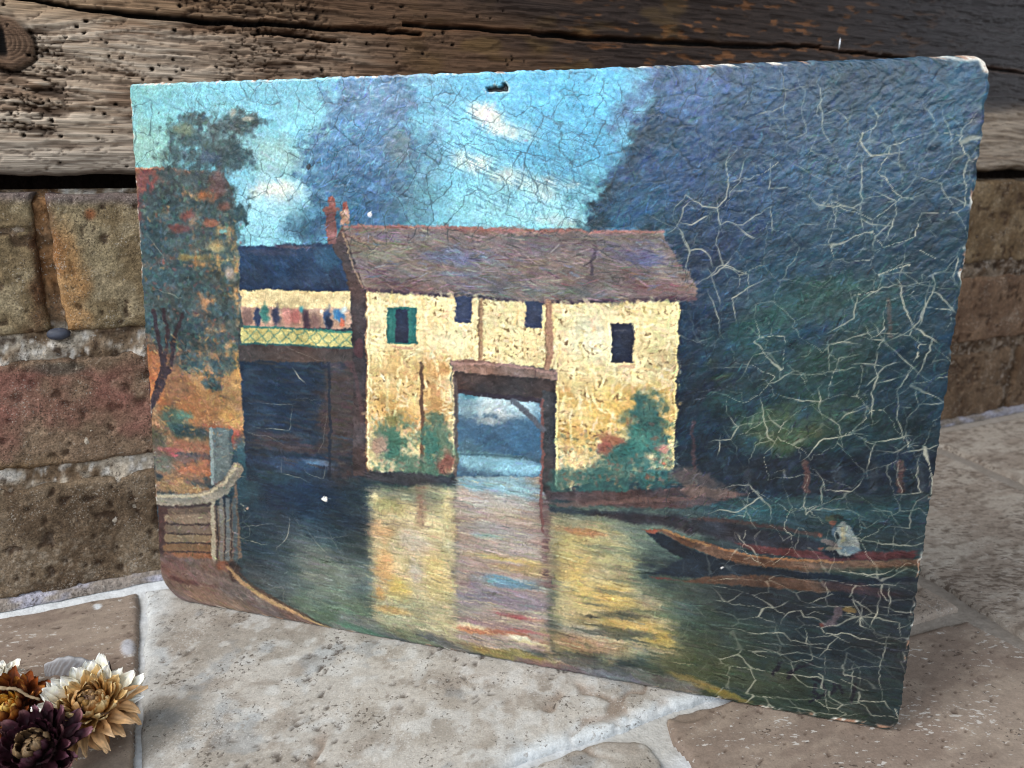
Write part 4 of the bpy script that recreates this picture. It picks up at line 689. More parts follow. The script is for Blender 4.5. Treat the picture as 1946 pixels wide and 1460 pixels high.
    line([(1262, 1007), (1300, 1020), (1350, 1038)], 3, (156, 118, 76), .7, 1); line([(1370, 1042), (1470, 1062), (1600, 1068)], 2.5, (158, 104, 62), .6, 1); blob(1240, 1010, 14, 4, (140, 70, 52), .8); line([(1400, 1068), (1560, 1085), (1750, 1076)], 4, (84, 58, 42), .6, 1.5); poly([(1560, 1080), (1756, 1075), (1756, 1096), (1620, 1100)], (34, 52, 46), 2, 2, .6)
    poly([(1236, 1090), (1300, 1062), (1380, 1075), (1500, 1092), (1500, 1098), (1320, 1098)], (20, 32, 44), 2.5, 2)
    poly([(1290, 1104), (1360, 1094), (1440, 1092), (1560, 1102), (1660, 1120), (1560, 1124), (1440, 1114), (1340, 1110)], (82, 60, 48), 1.8, 1.8, .9, .25); poly([(1236, 1094), (1290, 1102), (1250, 1100)], (96, 56, 54), 1.2, 1)
    blob(1640, 1120, 70, 10, (52, 36, 42), .7)
    blob(1600, 1052, 30, 9, (22, 28, 40), .95); blob(1590, 1046, 14, 12, (24, 28, 38), .9, hard=.5)
    poly([(1592, 1000), (1602, 992), (1615, 998), (1630, 1022), (1636, 1045), (1620, 1056), (1600, 1056), (1588, 1040), (1596, 1022)], (124, 128, 122), 1.2, 1., var=.3, h=.06)
    poly([(1600, 1002), (1607, 1000), (1608, 1026), (1600, 1032)], (158, 144, 106), 1.5, 1., .7); blob(1588, 1010, 4, 9, (96, 116, 134), .6, hard=.8); blob(1618, 1046, 18, 8, (84, 104, 116), .8); line([(1590, 1036), (1566, 1028)], 5, (104, 92, 88), .8); line([(1600, 1042), (1575, 1042)], 4, (130, 118, 100), .7)
    blob(1584, 994, 6, 6, (112, 72, 58), .9, rough=.4, hard=.6); blob(1583, 984, 12, 5, (58, 66, 52), .95, rough=.3, hard=.4, ang=-.2); blob(1596, 982, 10, 5, (34, 42, 40), .9, rough=.3, hard=.4)
    blob(1559, 1018, 5, 4, (128, 72, 56), .8, hard=.8); blob(1563, 1042, 5, 4, (120, 68, 56), .8, hard=.8)
    poly([(1586, 1150), (1600, 1150), (1602, 1168), (1590, 1188), (1566, 1192), (1560, 1184), (1584, 1174)], (84, 74, 80), 1.5, 1.5, .85); blob(1614, 1158, 12, 6, (112, 92, 54), .8); blob(1563, 1188, 6, 5, (92, 52, 46), .8)
    # dark marks of the signature
    for t in [[(1548, 1290), (1562, 1296), (1572, 1312), (1570, 1322)], [(1552, 1300), (1550, 1318), (1564, 1322)], [(1590, 1300), (1582, 1318)], [(1597, 1302), (1600, 1316)], [(1627, 1300), (1622, 1322), (1618, 1336)], [(1500, 1280), (1520, 1268), (1545, 1260)], [(1498, 1288), (1510, 1276)], [(1540, 1334), (1560, 1326)], [(1470, 1282), (1484, 1258)]]:
        line(t, 3.4, (18, 20, 30), .8, 1, 1.5)
    for x, y, r, c in [(618, 948, 5, (232, 220, 206)), (471, 965, 3, (190, 150, 130)), (704, 408, 5, (190, 196, 206)), (587, 318, 5, (36, 50, 66)), (1000, 268, 3, (150, 160, 180)), (1374, 1080, 3, (170, 170, 170)), (412, 157, 3, (176, 160, 160))]:
        blob(x, y, r, r, c, 1, rough=.2, hard=.3)
    dxx = (fbm(X / 2.6, Y / 2.6, 101, 2) - .5) * 2.2 + (fbm(X / 8, Y / 8, 102, 2) - .5) * 3; dyy = (fbm(X / 2.6, Y / 2.6, 103, 2) - .5) * 2 + (fbm(X / 8, Y / 8, 104, 2) - .5) * 2.4
    K[:] = K[np.clip(np.rint(Y + dyy), 0, PH - 1).astype(int), np.clip(np.rint(X + dxx), 0, PW - 1).astype(int)]
    rail = mask([(290, 805), (470, 805), (470, 1075), (290, 1060)], 4); strokes(rail, 420, 8, 2, .2, .7, .16, .55, .10); strokes(rail, 90, 9, 2, .1, .6, .1, .6, .12, pal=[(196, 180, 150), (70, 58, 52), (150, 128, 104), (52, 44, 44), (120, 110, 100)])
    strokes(mask([(262, 640), (420, 640), (450, 835), (275, 835)], 6), 220, 9, 3, .3, .6, .08, .55, .08, pal=[(96, 68, 54), (126, 84, 56), (168, 120, 68), (74, 62, 58), (142, 92, 58), (190, 142, 84)])
    K[:] = .55 * K + .45 * np.stack([blur(K[..., i], 1) for i in range(3)], -1); Hh[:] = .5 * Hh + .5 * blur(Hh, 1)
    # ---- a last thin pass of the brush over everything, and grime in the hollows
    strokes(full * (1 - .8 * sky), 5200, 9, 3, .35, .8, .07, .42, .07); strokes(full * (1 - .7 * sky), 6500, 7, 2, .6, 1., .11, .45, .08, hue=.3); strokes(wood + tree, 4200, 10, 2, -.8, .5, .16, .5, .10); strokes(wat, 2500, 16, 2, .05, .08, .13, .45, .05, hue=.2); strokes(roof, 900, 16, 2, .1, .25, .14, .55, .10); strokes(sky, 2600, 10, 2, .5, .9, .05, .45, .06)
    hp = Hh - blur(Hh, 3); gm = np.clip(1 + 1.3 * np.clip(hp, -.12, .16), .8, 1.25); K[:] = np.clip(K * gm[..., None], 0, 1)
    # ---- large weave-like texture and diagonal scratches of age
    PXX, PYY = board_px(X * DU, BH - Y * DV)
    sc = sstep(.60, .72, fbm((X + Y * .42) / 17, (Y - X * .42) / 1.7, 41, 2)) * mask([(820, 180), (1120, 240), (1180, 390), (860, 400), (800, 280)], 20, 8)
    sc = np.maximum(sc, .7 * sstep(.62, .72, fbm((X * .35 + Y) / 14, (X - Y * .35) / 1.8, 43, 2)) * mask([(860, 250), (1150, 250), (1180, 420), (860, 400)], 20, 8))
    K[:] = K * (1 - .42 * sc[..., None]) + C255(62, 112, 138) * .42 * sc[..., None]; Hh -= .05 * sc
    gm = 1 + (fbm(X / 2.2, Y / 2.2, 47, 2) - .5) * .16 * (.6 + .6 * sky); K[:] = np.clip(K * gm[..., None], 0, 1)
    # ---- frayed, dragged edges and the crispness of dried paint
    for r, am in ((1, .55), (3, .28), (9, .12)):
        bb = np.stack([blur(K[..., i], r) for i in range(3)], -1); K[:] = np.clip(K + am * (K - bb), 0, 1)
    lum = K @ np.array([.3, .59, .11], np.float32); ds = (.09 - .02 * sky)[..., None]; K[:] = K * (1 - ds) + lum[..., None] * ds
    # ---- craquelure
    wxx = X + WX * 9 + FX * 3.5; wyy = Y + WY * 9 + FY * 3.5
    f1, f2, hh, _ = worley(wxx / 27, wyy / 27, 51); fine = sstep(.05, .012, f2 - f1) * (hh > .12) * sstep(.25, .42, fbm(X / 70, Y / 60, 53, 2))
    f1, f2, h2, _ = worley(wxx / 13, wyy / 13, 55); fine = np.maximum(fine, .75 * sstep(.075, .02, f2 - f1) * (h2 > .25) * sstep(.38, .54, fbm(X / 50, Y / 50, 57, 2)))
    reg = np.clip(sky + tree * .9 + .75 * wood + .25, 0, 1) * (1 - .8 * wm)
    fm_ = fine * reg; K[:] = K * (1 - .78 * fm_[..., None]) + (K * .36 + C255(12, 22, 26)) * .78 * fm_[..., None]; Hh -= .09 * fm_
    pale = np.zeros((PH, PW)); right = sstep(1230, 1500, PXX) * sstep(130, 260, PYY); lw = mask([(1360, 1080), (1780, 1080), (1780, 1400), (1360, 1340)], 14)
    gate = sstep(.42, .6, fbm(X / 34, Y / 34, 69, 2))
    f1, f2, hh, _ = worley(wxx / 34, wyy / 34, 61); lnv = .5 + .6 * fbm(X / 16, Y / 16, 105, 2); pale = np.maximum(pale, sstep(.040 * lnv, .010 * lnv, f2 - f1) * (hh > .26) * right * (1 - lw) * np.clip(.30 + .62 * hh, 0, .85) * (.45 + .55 * gate))
    f1, f2, hh, _ = worley(wxx / 16, wyy / 16, 63); pale = np.maximum(pale, sstep(.08, .02, f2 - f1) * (hh > .6) * right * (1 - lw) * .34 * gate)
    f1, f2, hh, _ = worley(X / 30 + WX * .3, Y / 14 + WY * .5 + FY * .15, 65); pale = np.maximum(pale, sstep(.085, .02, f2 - f1) * (hh > .3) * lw * np.clip(.25 + .5 * hh, 0, .7) * (.4 + .6 * gate))
    def crack(pts, w=1.5, a=1., depth=0):
        q = [np.array(c1(p)) for p in pts] if depth == 0 else [np.array(p) for p in pts]; out = [q[0]]
        if depth == 0:                              # the ends wander on and thin out
            for end in (0, 1):
                d = (q[0] - q[1]) if end == 0 else (q[-1] - q[-2]); an = math.atan2(d[1], d[0]); cur = q[0] if end == 0 else q[-1]
                for k in range(rng.randint(1, 4)):
                    an += rng.randn() * .22; cur = cur + 6 * np.array([math.cos(an), math.sin(an)]); q = [cur] + q if end == 0 else q + [cur]
            out = [q[0]]
        ph = 0.
        for A, B in zip(q[:-1], q[1:]):
            ln = np.hypot(*(B - A)); n = max(2, int(ln / 4.5)); nv = np.array([-(B - A)[1], (B - A)[0]]) / (ln + 1e-6); am = min(1.8, ln * .06)
            for k in range(1, n + 1):
                t = k / n; ph = .55 * ph + rng.randn() * .6; off = (ph * min(1.2, am)) * (k < n); out.append(A + (B - A) * t + nv * off)
        out = np.array(out); s = box(out, 5); d, t = line_d(X[s], Y[s], out)
        ww = w * (.25 + .75 * np.sin(np.pi * np.clip(t, 0.02, .98)) ** .7) * (.55 + .9 * fbm(X[s] / 7, Y[s] / 7, 99, 2))
        pale[s] = np.maximum(pale[s], a * np.clip(ww / 1.0, .35, 1) * sstep(ww * .5 + .62, ww * .5 - .40, d))
        if depth == 0 and len(out) > 8:             # short side branches
            for _ in range(rng.randint(0, 2)):
                i = rng.randint(2, len(out) - 2); an = math.atan2(*(out[i + 1] - out[i - 1])[::-1]) + rng.choice([-1, 1]) * rng.uniform(.7, 1.5); cur = out[i]; br = [cur]
                for k in range(rng.randint(2, 6)): an += rng.randn() * .18; cur = cur + 5 * np.array([math.cos(an), math.sin(an)]); br.append(cur)
                crack(br, w * .45, a * .7, 1)
    SC = [.3597]
    def cset(ox, oy, sets, w=1.5, S=None):
        S = S or SC[0]
        for t in sets: crack([(ox + t[i] * S, oy + t[i + 1] * S) for i in range(0, len(t), 2)], w * rng.uniform(.4, .8), rng.uniform(.55, .9))
    cset(1246, 450, [(1215, 545, 1250, 590, 1330, 665, 1410, 735), (1240, 550, 1320, 515, 1400, 440, 1430, 330), (1170, 600, 1160, 680, 1175, 740, 1145, 830, 1150, 980), (1175, 770, 1275, 745), (1160, 675, 1070, 670), (1160, 465, 1215, 545), (1170, 600, 1215, 545, 1150, 545, 1130, 510),
        (1385, 245, 1200, 265, 1130, 310, 1060, 355), (1310, 165, 1385, 245, 1450, 260, 1580, 275), (1450, 260, 1485, 190, 1590, 190), (1590, 190, 1600, 120), (1310, 165, 1320, 60), (1290, 150, 1200, 215), (1035, 300, 1060, 370), (1300, 270, 1335, 400), (1470, 280, 1420, 390, 1410, 440), (1060, 355, 1050, 430, 940, 495),
        (880, 935, 970, 995, 975, 1045), (970, 975, 1010, 940, 1075, 920), (1045, 1040, 1135, 1090), (830, 1130, 870, 1080, 1045, 1040), (1330, 985, 1325, 1050, 1380, 1170), (1325, 1050, 1240, 1070, 1160, 1085), (1365, 1130, 1475, 1105), (1390, 890, 1330, 985), (1370, 790, 1390, 890, 1525, 875), (1285, 850, 1280, 960, 1305, 1040), (1190, 1130, 1260, 1140, 1330, 1100),
        (340, 1075, 400, 1070, 435, 1005, 390, 945), (340, 1075, 330, 1150), (400, 1070, 430, 1110, 435, 1170), (435, 1000, 530, 980), (730, 855, 860, 870), (865, 800, 870, 910, 880, 935), (710, 725, 850, 725, 970, 705), (960, 690, 970, 640, 1050, 625), (480, 690, 520, 625, 615, 610), (630, 770, 710, 720), (480, 690, 390, 690), (915, 570, 1000, 555), (915, 570, 915, 625), (1000, 555, 1130, 510), (1200, 700, 1130, 770),
        (150, 0, 180, 80, 165, 160), (180, 75, 240, 65, 297, 135), (300, 225, 340, 330), (230, 240, 360, 150, 490, 200, 490, 310), (305, 340, 340, 465), (490, 270, 405, 325, 420, 400), (570, 930, 590, 1035), (580, 975, 640, 970), (640, 990, 690, 1015), (510, 1150, 530, 1100, 580, 1085), (150, 530, 220, 560, 300, 530), (1120, 1220, 1140, 1150), (880, 1280, 900, 1340, 1040, 1345, 1090, 1290), (1280, 1180, 1300, 1335), (1385, 1190, 1400, 1350, 1290, 1360), (560, 1380, 500, 1310, 440, 1310), (1040, 690, 960, 710), (1430, 520, 1485, 550), (1535, 340, 1575, 390), (1455, 600, 1410, 700), (1360, 700, 1310, 760)], 1.5)
    cset(1246, 0, [(1115, 820, 1090, 930, 1100, 1050, 1090, 1140, 1100, 1220), (975, 845, 1020, 940, 1090, 910), (1100, 770, 1140, 825, 1225, 815), (1225, 790, 1290, 805, 1370, 795, 1385, 910, 1480, 880, 1500, 850, 1570, 815, 1660, 815), (1570, 815, 1560, 720, 1530, 640), (1385, 910, 1330, 1000), (1390, 935, 1510, 970, 1560, 1060), (1590, 1045, 1665, 1090), (1220, 1035, 1270, 1060, 1280, 1130, 1250, 1200), (1120, 1050, 1220, 1030), (1270, 1060, 1365, 1045),
        (880, 1085, 945, 1095, 1045, 1100, 1090, 1075), (945, 1095, 960, 1150), (960, 1070, 1045, 1100), (1100, 1160, 1140, 1185, 1225, 1195), (680, 320, 685, 480, 685, 620), (760, 380, 790, 480, 780, 600, 805, 700, 710, 745, 610, 760), (865, 440, 885, 580, 880, 660, 915, 740), (890, 610, 960, 580, 1020, 640), (640, 655, 690, 730), (700, 840, 770, 885, 890, 955), (380, 860, 380, 1040, 330, 1100, 250, 1090, 165, 1030, 110, 1090), (330, 1100, 345, 1190), (150, 1100, 110, 1200), (30, 1170, 100, 1200),
        (345, 1190, 380, 1170, 460, 1190, 560, 1130), (610, 1110, 615, 1230), (620, 1170, 850, 1190, 940, 1160), (130, 1215, 180, 1320, 170, 1410), (340, 1200, 320, 1290, 370, 1410, 490, 1450), (370, 1410, 300, 1455), (590, 460, 680, 470, 770, 460), (570, 600, 655, 575), (660, 630, 735, 625), (610, 900, 600, 1000, 720, 1000), (380, 1000, 480, 1005), (1130, 820, 1225, 815), (1290, 805, 1300, 890), (460, 1220, 510, 1255), (1290, 1440, 1330, 1440), (1480, 1450, 1540, 1430, 1590, 1360), (1150, 1300, 1160, 1250, 1225, 1195), (140, 1180, 190, 1190, 240, 1160), (380, 960, 440, 950, 460, 900)], 1.35)
    cset(1246, 935, [(360, 95, 440, 105, 560, 25, 615, 85, 615, 140), (1005, 25, 1035, 95, 1075, 115, 1120, 190, 1195, 140, 1185, 115), (820, 90, 940, 95, 1035, 98), (1185, 100, 1250, 105, 1265, 140, 1290, 170), (1245, 180, 1350, 190, 1355, 110, 1385, 50), (1080, 255, 1160, 262, 1200, 275, 1260, 275, 1385, 280), (1260, 275, 1270, 190), (690, 655, 710, 635, 770, 625, 790, 660, 840, 662), (780, 600, 935, 605, 1060, 600), (1000, 650, 1085, 655, 1130, 660, 1230, 678, 1290, 690, 1305, 760), (1085, 655, 1090, 705, 1125, 720), (1085, 655, 1095, 570), (1060, 600, 1085, 655),
        (1140, 600, 1240, 610, 1270, 630, 1360, 635), (1240, 610, 1240, 560), (425, 720, 510, 745, 620, 745, 680, 745, 720, 785, 890, 800), (800, 745, 800, 790), (890, 760, 1010, 745, 1085, 775, 1225, 800), (960, 770, 910, 830), (1160, 745, 1180, 775, 1240, 765, 1365, 775), (570, 825, 670, 860, 750, 845, 935, 885), (660, 860, 690, 900, 740, 920, 780, 890, 840, 915, 1020, 940, 1080, 925, 1200, 915, 1290, 930), (1035, 890, 1085, 930, 1085, 1010), (1215, 820, 1190, 930, 1195, 1030), (730, 965, 860, 975, 960, 1010), (625, 1080, 740, 1100, 900, 1095, 1015, 1135), (900, 1050, 905, 1100), (1110, 1105, 1210, 1105, 1240, 1145),
        (690, 1130, 880, 1165, 1010, 1185), (1045, 970, 1040, 1010), (700, 20, 730, 100), (790, 30, 800, 120, 830, 90), (880, 0, 885, 60), (465, 260, 520, 310), (760, 225, 750, 275), (1000, 420, 1130, 440, 1220, 430), (905, 490, 910, 540), (470, 60, 500, 130), (900, 880, 905, 940), (1180, 600, 1165, 650)], 1.4)
    cset(0, 450, [(1410, 880, 1520, 885), (1405, 1015, 1530, 1020, 1540, 940), (1330, 1040, 1430, 1060, 1480, 1090), (1490, 1200, 1490, 1250, 1580, 1270), (1640, 1255, 1710, 1275, 1720, 1230), (1720, 980, 1700, 1100), (1580, 850, 1680, 860), (1390, 550, 1470, 560, 1560, 600, 1690, 655), (1560, 710, 1580, 745), (800, 20, 860, 100, 870, 130), (820, 280, 900, 300, 960, 320)], 1.1)
    SC[0] = .2739
    cset(250, 750, [(775, 800, 770, 880, 820, 920, 815, 980, 770, 1000, 722, 960, 730, 905, 770, 885), (720, 1195, 755, 1120, 765, 1000), (820, 910, 900, 900), (1250, 980, 1300, 1045), (1270, 985, 1390, 1000, 1470, 980), (1390, 1000, 1420, 1050), (1090, 940, 1080, 980, 1030, 1040), (980, 1340, 1040, 1330, 1060, 1360, 1045, 1440), (1150, 880, 1160, 900, 1230, 920), (820, 1010, 900, 1040)], .9)
    pale *= (1 - np.clip(wm + roof * .8, 0, 1))
    crk = np.clip(pale, 0, 1)[..., None]; K[:] = K * (1 - crk) + C255(196, 190, 168) * crk
    Hh -= .05 * pale; bl = np.clip(pale, 0, 1)
    rim = (np.roll(bl, 2, 0) + np.roll(bl, -2, 0) + np.roll(bl, 2, 1) + np.roll(bl, -2, 1)) * .25; Hh += .05 * np.clip(rim - bl * .8, 0, 1)
    # ---- nail hole near the top edge
    hole = poly_sd(X + FX * 1.2, Y + FY * 1.2, cc([(925, 167), (936, 166), (941, 163), (948, 165), (955, 164), (958, 158), (964, 158), (968, 166), (967, 173), (950, 174), (928, 175)]))
    hm = sstep(.6, -.6, hole); K[:] = K * (1 - hm[..., None]) + C255(30, 24, 26) * hm[..., None]; rimh = sstep(2.4, .4, np.abs(hole - 1.2)) * (FX > -.05) * .5; K[:] = K * (1 - rimh[..., None]) + C255(220, 214, 200) * rimh[..., None]
    # ---- wrinkled skin of the old paint (mostly over the trees)
    wr = fbm((X + Y * .9) / 5.5, (Y * .9 - X) / 12, 71, 3) - .5; wr2 = fbm(X / 6, Y / 5, 73, 3) - .5; cn = fbm(X / 2.4, Y / 2.4, 75, 2) - .5
    Hh += wood * (.34 * wr + .22 * wr2 * sstep(480, 260, PYY)) + tree * .34 * wr2 + sky * .16 * wr2 + (.08 + .10 * wm) * cn + .10 * wr2 * wat + .05 * wr2
    # worn, chipped edges
    ed = np.minimum(np.minimum(X, PW - 1 - X), np.minimum(Y, PH - 1 - Y)); ch = fbm(X / 9, Y / 9, 81, 3)
    side = np.where(X > PW - 12, .05, 0) + np.where((Y < 8) & (X > PW * .72), .06, 0) + np.where((Y > PH - 9) & (X > PW * .80), .07, 0) - np.where(X < 10, .02, 0) - np.where((Y < 8) & (X < PW * .7), .03, 0)
    clus = sstep(.50, .62, fbm(X / 38, Y / 38, 85, 2)); chip = clus * sstep(.50 - side, .60 - side, ch) * sstep(4.2 + 30 * np.maximum(side - .03, 0), 2.0, ed + (ch - .5) * 10)
    corner = sstep(26, 14, np.hypot(PW - 1 - X, Y) - 4 * (ch - .5) * 6) * sstep(7, 3, ed)
    corner = np.maximum(corner, sstep(60, 40, np.abs(X - (PW - 40)) + 0) * sstep(.40, .5, ch) * sstep(6, 3, PH - 1 - Y))
    chip = np.clip(np.maximum(chip, corner), 0, 1); cw = mix(C255(224, 218, 206), C255(168, 130, 108), sstep(.45, .6, fbm(X / 5, Y / 5, 83, 2)))
    K[:] = K * (1 - chip[..., None]) + cw * chip[..., None]; Hh *= (1 - .6 * chip)
    return K, Hh, hm
# ------------------------------------------------------------------ the old painting on its board, leaning in the corner of the hearth
M_paint = material('aged_varnished_oil_paint', .32, .5, bumps=((2200, .22, .0005, (1, 1, 1)), (900, .12, .0008, (1, 1, 1))), tint=((1900, .84, 1.16), (900, .93, 1.07)), rough_var=.07)
M_wood = material('board_edge', .85, .2, bumps=((500, .4, .001, (1, 1, 1)),), tint=((200, .75, 1.2),))
picture = empty('painting_on_board', frame(BD0, BX, -BN, BUP), label='old cracked oil painting of a riverside house and rower, on unframed board', category='painting')
PK, PHH, PHOLE = paint_picture()
# outline: rounded and nibbled corners and edges
vv = np.linspace(BH, 0, PH); uu = np.linspace(0, BW, PW)
nib = lambda t, s: (fbm(t * 320, t * 0 + s, 91, 3) - .5) * .0011 + np.minimum(0, (fbm(t * 90, t * 0 + s + 5, 92, 2) - .62)) * 0
def inset(dist, r): return np.where(dist < r, r - np.sqrt(np.clip(r * r - (r - dist) ** 2, 0, None)), 0)
RTL, RTR, RBL, RBR = .0022, .0085, .0190, .0060
uL = inset(BH - vv, RTL) + inset(vv, RBL) + nib(vv, 1) + .0004; uR = BW - inset(BH - vv, RTR) - inset(vv, RBR) + nib(vv, 9) * 1.5 - .0005
a = np.linspace(0, 1, PW)[None, :]; U = uL[:, None] + a * (uR - uL)[:, None]
top = nib(uu, 17) * sstep(BH * .9, BH, vv)[:, None]; bot = (nib(uu, 27) + .0004) * sstep(BH * .1, 0, vv)[:, None]; V = vv[:, None] + top + bot
RELIEF = .00085
Yd = -.0004 - RELIEF * PHH + .0030 * PHOLE
ed = np.minimum(np.minimum(np.arange(PW)[None, :], PW - 1 - np.arange(PW)[None, :]), np.minimum(np.arange(PH)[:, None], PH - 1 - np.arange(PH)[:, None])); Yd = Yd + .00035 * sstep(2.0, 0, ed)
PGAIN = 0.96
obj('paint_layer', mesh_np('paint_layer', np.stack([U, Yd, V], -1), grid_quads(PH, PW, flip=True), lin(PK) * PGAIN), M_paint, picture)
# the board itself behind the paint
ii = np.arange(PH * PW).reshape(PH, PW); loop = np.concatenate([np.stack([U, V], -1)[0, :-1:3], np.stack([U, V], -1)[:-1:3, -1], np.stack([U, V], -1)[-1, :0:-3], np.stack([U, V], -1)[:0:-3, 0]])
m = len(loop); ctr = loop.mean(0); out = loop + (loop - ctr) / np.linalg.norm(loop - ctr, axis=1)[:, None] * -.0005
T = .0048; lv = [(out, .0002), (out + (loop - ctr) * .0006, .0012), (out, .0040), (out - (loop - ctr) * .002, T)]
co = np.concatenate([np.concatenate([p[:, :1], np.full((m, 1), yy), p[:, 1:]], 1) for p, yy in lv] + [[[ctr[0], .0012, ctr[1]], [ctr[0], T, ctr[1]]]])
j = np.arange(m); j2 = (j + 1) % m; q = np.concatenate([np.stack([l * m + j, (l + 1) * m + j, (l + 1) * m + j2, l * m + j2], -1) for l in range(3)]); t = np.concatenate([np.stack([3 * m + j2, 3 * m + j, np.full(m, 4 * m + 1)], -1)])
kk = mix(C255(112, 78, 60), C255(196, 176, 160), sstep(.56, .66, fbm(co[:, 0] * 120, co[:, 2] * 120, 95, 3)))
obj('board', mesh_np('board', co, q, lin(kk), tris=t), M_wood, picture)
# ------------------------------------------------------------------ dried strawflowers in the corner
M_petal = material('papery_petal', .55, .35, bumps=((500, .25, .0006, (1, 1, 1)),), tint=((400, .85, 1.12),))
def petal_mesh(L, W, lift, curl, cup, c0, c1, c2, seed, tipw=.25):
    nx_, ny_ = 10, 7; t = np.linspace(0, 1, nx_); w = W * .5 * np.clip(np.sin(np.pi * np.clip(.10 + .86 * t ** .85, 0, 1)), 0, 1) ** .75 * (1 - tipw * t ** 3)
    ang = lift + curl * t ** 1.6; dx = np.cos(ang) * L / (nx_ - 1); dz = np.sin(ang) * L / (nx_ - 1); x = np.concatenate([[0], np.cumsum(dx[1:])]); zc = np.concatenate([[0], np.cumsum(dz[1:])])
    v = np.linspace(-1, 1, ny_); T, Vv = np.meshgrid(t, v); Xp = np.interp(T, t, x); rs = np.random.RandomState(seed); Yp = Vv * np.interp(T, t, w) * (1 + rs.randn(*T.shape) * .10 * np.abs(Vv)); Xp = Xp + rs.randn(*T.shape) * L * .018 * (T > .7)
    Zp = np.interp(T, t, zc) + cup * W * (Vv ** 2) * np.sin(np.pi * np.clip(T, 0, 1)) + .05 * W * np.sin(Vv * 7 + seed) + .10 * W * T * np.sin(T * 5 + seed * 1.7) * Vv + rs.randn(*T.shape) * W * .018
    kk = mix(mix(C255(*c0), C255(*c1), sstep(0, .55, T)), C255(*c2), sstep(.55, 1, T)) * (1 + .10 * np.cos(Vv * 9 + seed) + .10 * np.cos(Vv * 17 + T * 6 + seed))[..., None] * (1 + rs.randn(*T.shape) * .06)[..., None]
    P = np.stack([Xp, Yp, Zp], -1).reshape(-1, 3); kk = kk.reshape(-1, 3)
    under = P.copy(); under[:, 2] -= .00018; n = len(P); q = grid_quads(ny_, nx_)
    return mesh_np('petal', np.concatenate([P, under]), np.concatenate([q, q[:, ::-1] + n]), lin(np.concatenate([kk, kk * .92])))
def petal_at(flower, me, az, r0, z0, el, roll=0, scl=1.):
    o = obj('petal', me, M_petal, flower)
    o.matrix_local = Matrix.Translation((r0 * math.cos(az), r0 * math.sin(az), z0)) @ Matrix.Rotation(az, 4, 'Z') @ Matrix.Rotation(-el, 4, 'Y') @ Matrix.Rotation(roll, 4, 'X') @ Matrix.Scale(scl, 4)
def flower_root(name, px, py, z, tilt_deg, tilt_dir, label, **kw):
    p = on_floor(px, py, z); ax = Vector((math.cos(math.radians(tilt_dir)), math.sin(math.radians(tilt_dir)), 0))
    R = Matrix.Rotation(math.radians(tilt_deg), 4, Vector((-ax.y, ax.x, 0)))      # tip the axis towards tilt_dir
    return empty(name, Matrix.Translation(Vector(p)) @ R, label=label, category='dried flower', group='dried strawflowers on the hearth', **kw)
def receptacle(flower, r, depth, c, zt=0.0):
    th, t = np.meshgrid(np.linspace(0, 2 * np.pi, 20, endpoint=False), np.linspace(0, 1, 8)); rad = r * (1 - .75 * t ** 1.5); P = np.stack([rad * np.cos(th), rad * np.sin(th), zt - depth * t], -1)
    i = np.arange(160).reshape(8, 20); q = np.stack([i[:-1], i[1:], np.roll(i[1:], -1, 1), np.roll(i[:-1], -1, 1)], -1).reshape(-1, 4); n = 160
    t3 = np.concatenate([np.stack([i[0], np.roll(i[0], -1), np.full(20, n)], -1), np.stack([np.roll(i[-1], -1), i[-1], np.full(20, n + 1)], -1)])
    obj('receptacle', mesh_np('receptacle', np.concatenate([P.reshape(-1, 3), [[0, 0, zt], [0, 0, zt - depth]]]), q, np.tile(lin(C255(*c)), (162, 1)), tris=t3), M_petal, flower)
def rings(flower, spec, rng, jit=.2, allsc=1.):
    for n, r0, z0, el, variants, scl in spec:
        ph = rng.uniform(0, 6.28)
        for i in range(n):
            az = ph + 2 * math.pi * i / n + rng.uniform(-.1, .1); me = variants(az) if callable(variants) else variants[rng.randrange(len(variants))]
            petal_at(flower, me, az, r0, z0 + rng.uniform(-.0006, .0006), el + rng.uniform(-jit, jit), rng.uniform(-.5, .5), allsc * scl * rng.uniform(.78, 1.12))
rng = random.Random(8)
# cream flower
WH = [petal_mesh(.0160, .0086, 0, .35 + .2 * i, .22, (206, 168, 112), (240, 232, 210), (250, 246, 236), i) for i in range(4)]
TN = [petal_mesh(.0165, .0062, 0, -.5 - .5 * i, .30, (150, 104, 62), (196, 152, 104), (214, 178, 138), 5 + i) for i in range(3)]
GD = [petal_mesh(.0130, .0066, 0, .7 + .2 * i, .30, (150, 98, 46), (206, 166, 106), (230, 204, 156), 10 + i) for i in range(3)]
IN = [petal_mesh(.0085, .0044, 0, 1.3 + .2 * i, .30, (104, 66, 36), (160, 116, 68), (200, 160, 108), 15 + i) for i in range(3)]
f1 = flower_root('dried_flower', 172, 1342, .021, 22, -70, 'large cream and tan dried strawflower with white outer petals and brown heart')
def lr(az):                                         # white petals on the side towards the corner, mostly tan ones elsewhere
    d = math.cos(az - 2.4); return rng.choice(WH) if d > rng.uniform(-.45, .15) else rng.choice(TN)
rings(f1, [(17, .0075, -.003, -.10, lr, 1.05), (17, .0075, -.001, .16, lr, .98), (16, .0070, .0005, .42, lambda az: rng.choice(WH if math.cos(az - 2.4) > .5 else GD), .95), (15, .0064, .0012, .72, GD, .9), (14, .0056, .0018, .95, GD, .75), (12, .0046, .0020, 1.1, IN, 1.05), (9, .0034, .0024, 1.25, IN, .85), (6, .0020, .0028, 1.3, IN, .7)], rng, allsc=.93)
receptacle(f1, .0092, .0195, (120, 86, 54)); obj('flower_heart', blobmesh('flower_heart', .0042, .0042, .0048, 7, .3, c=(86, 62, 46)), M_petal, f1, loc=(0, 0, .0028))
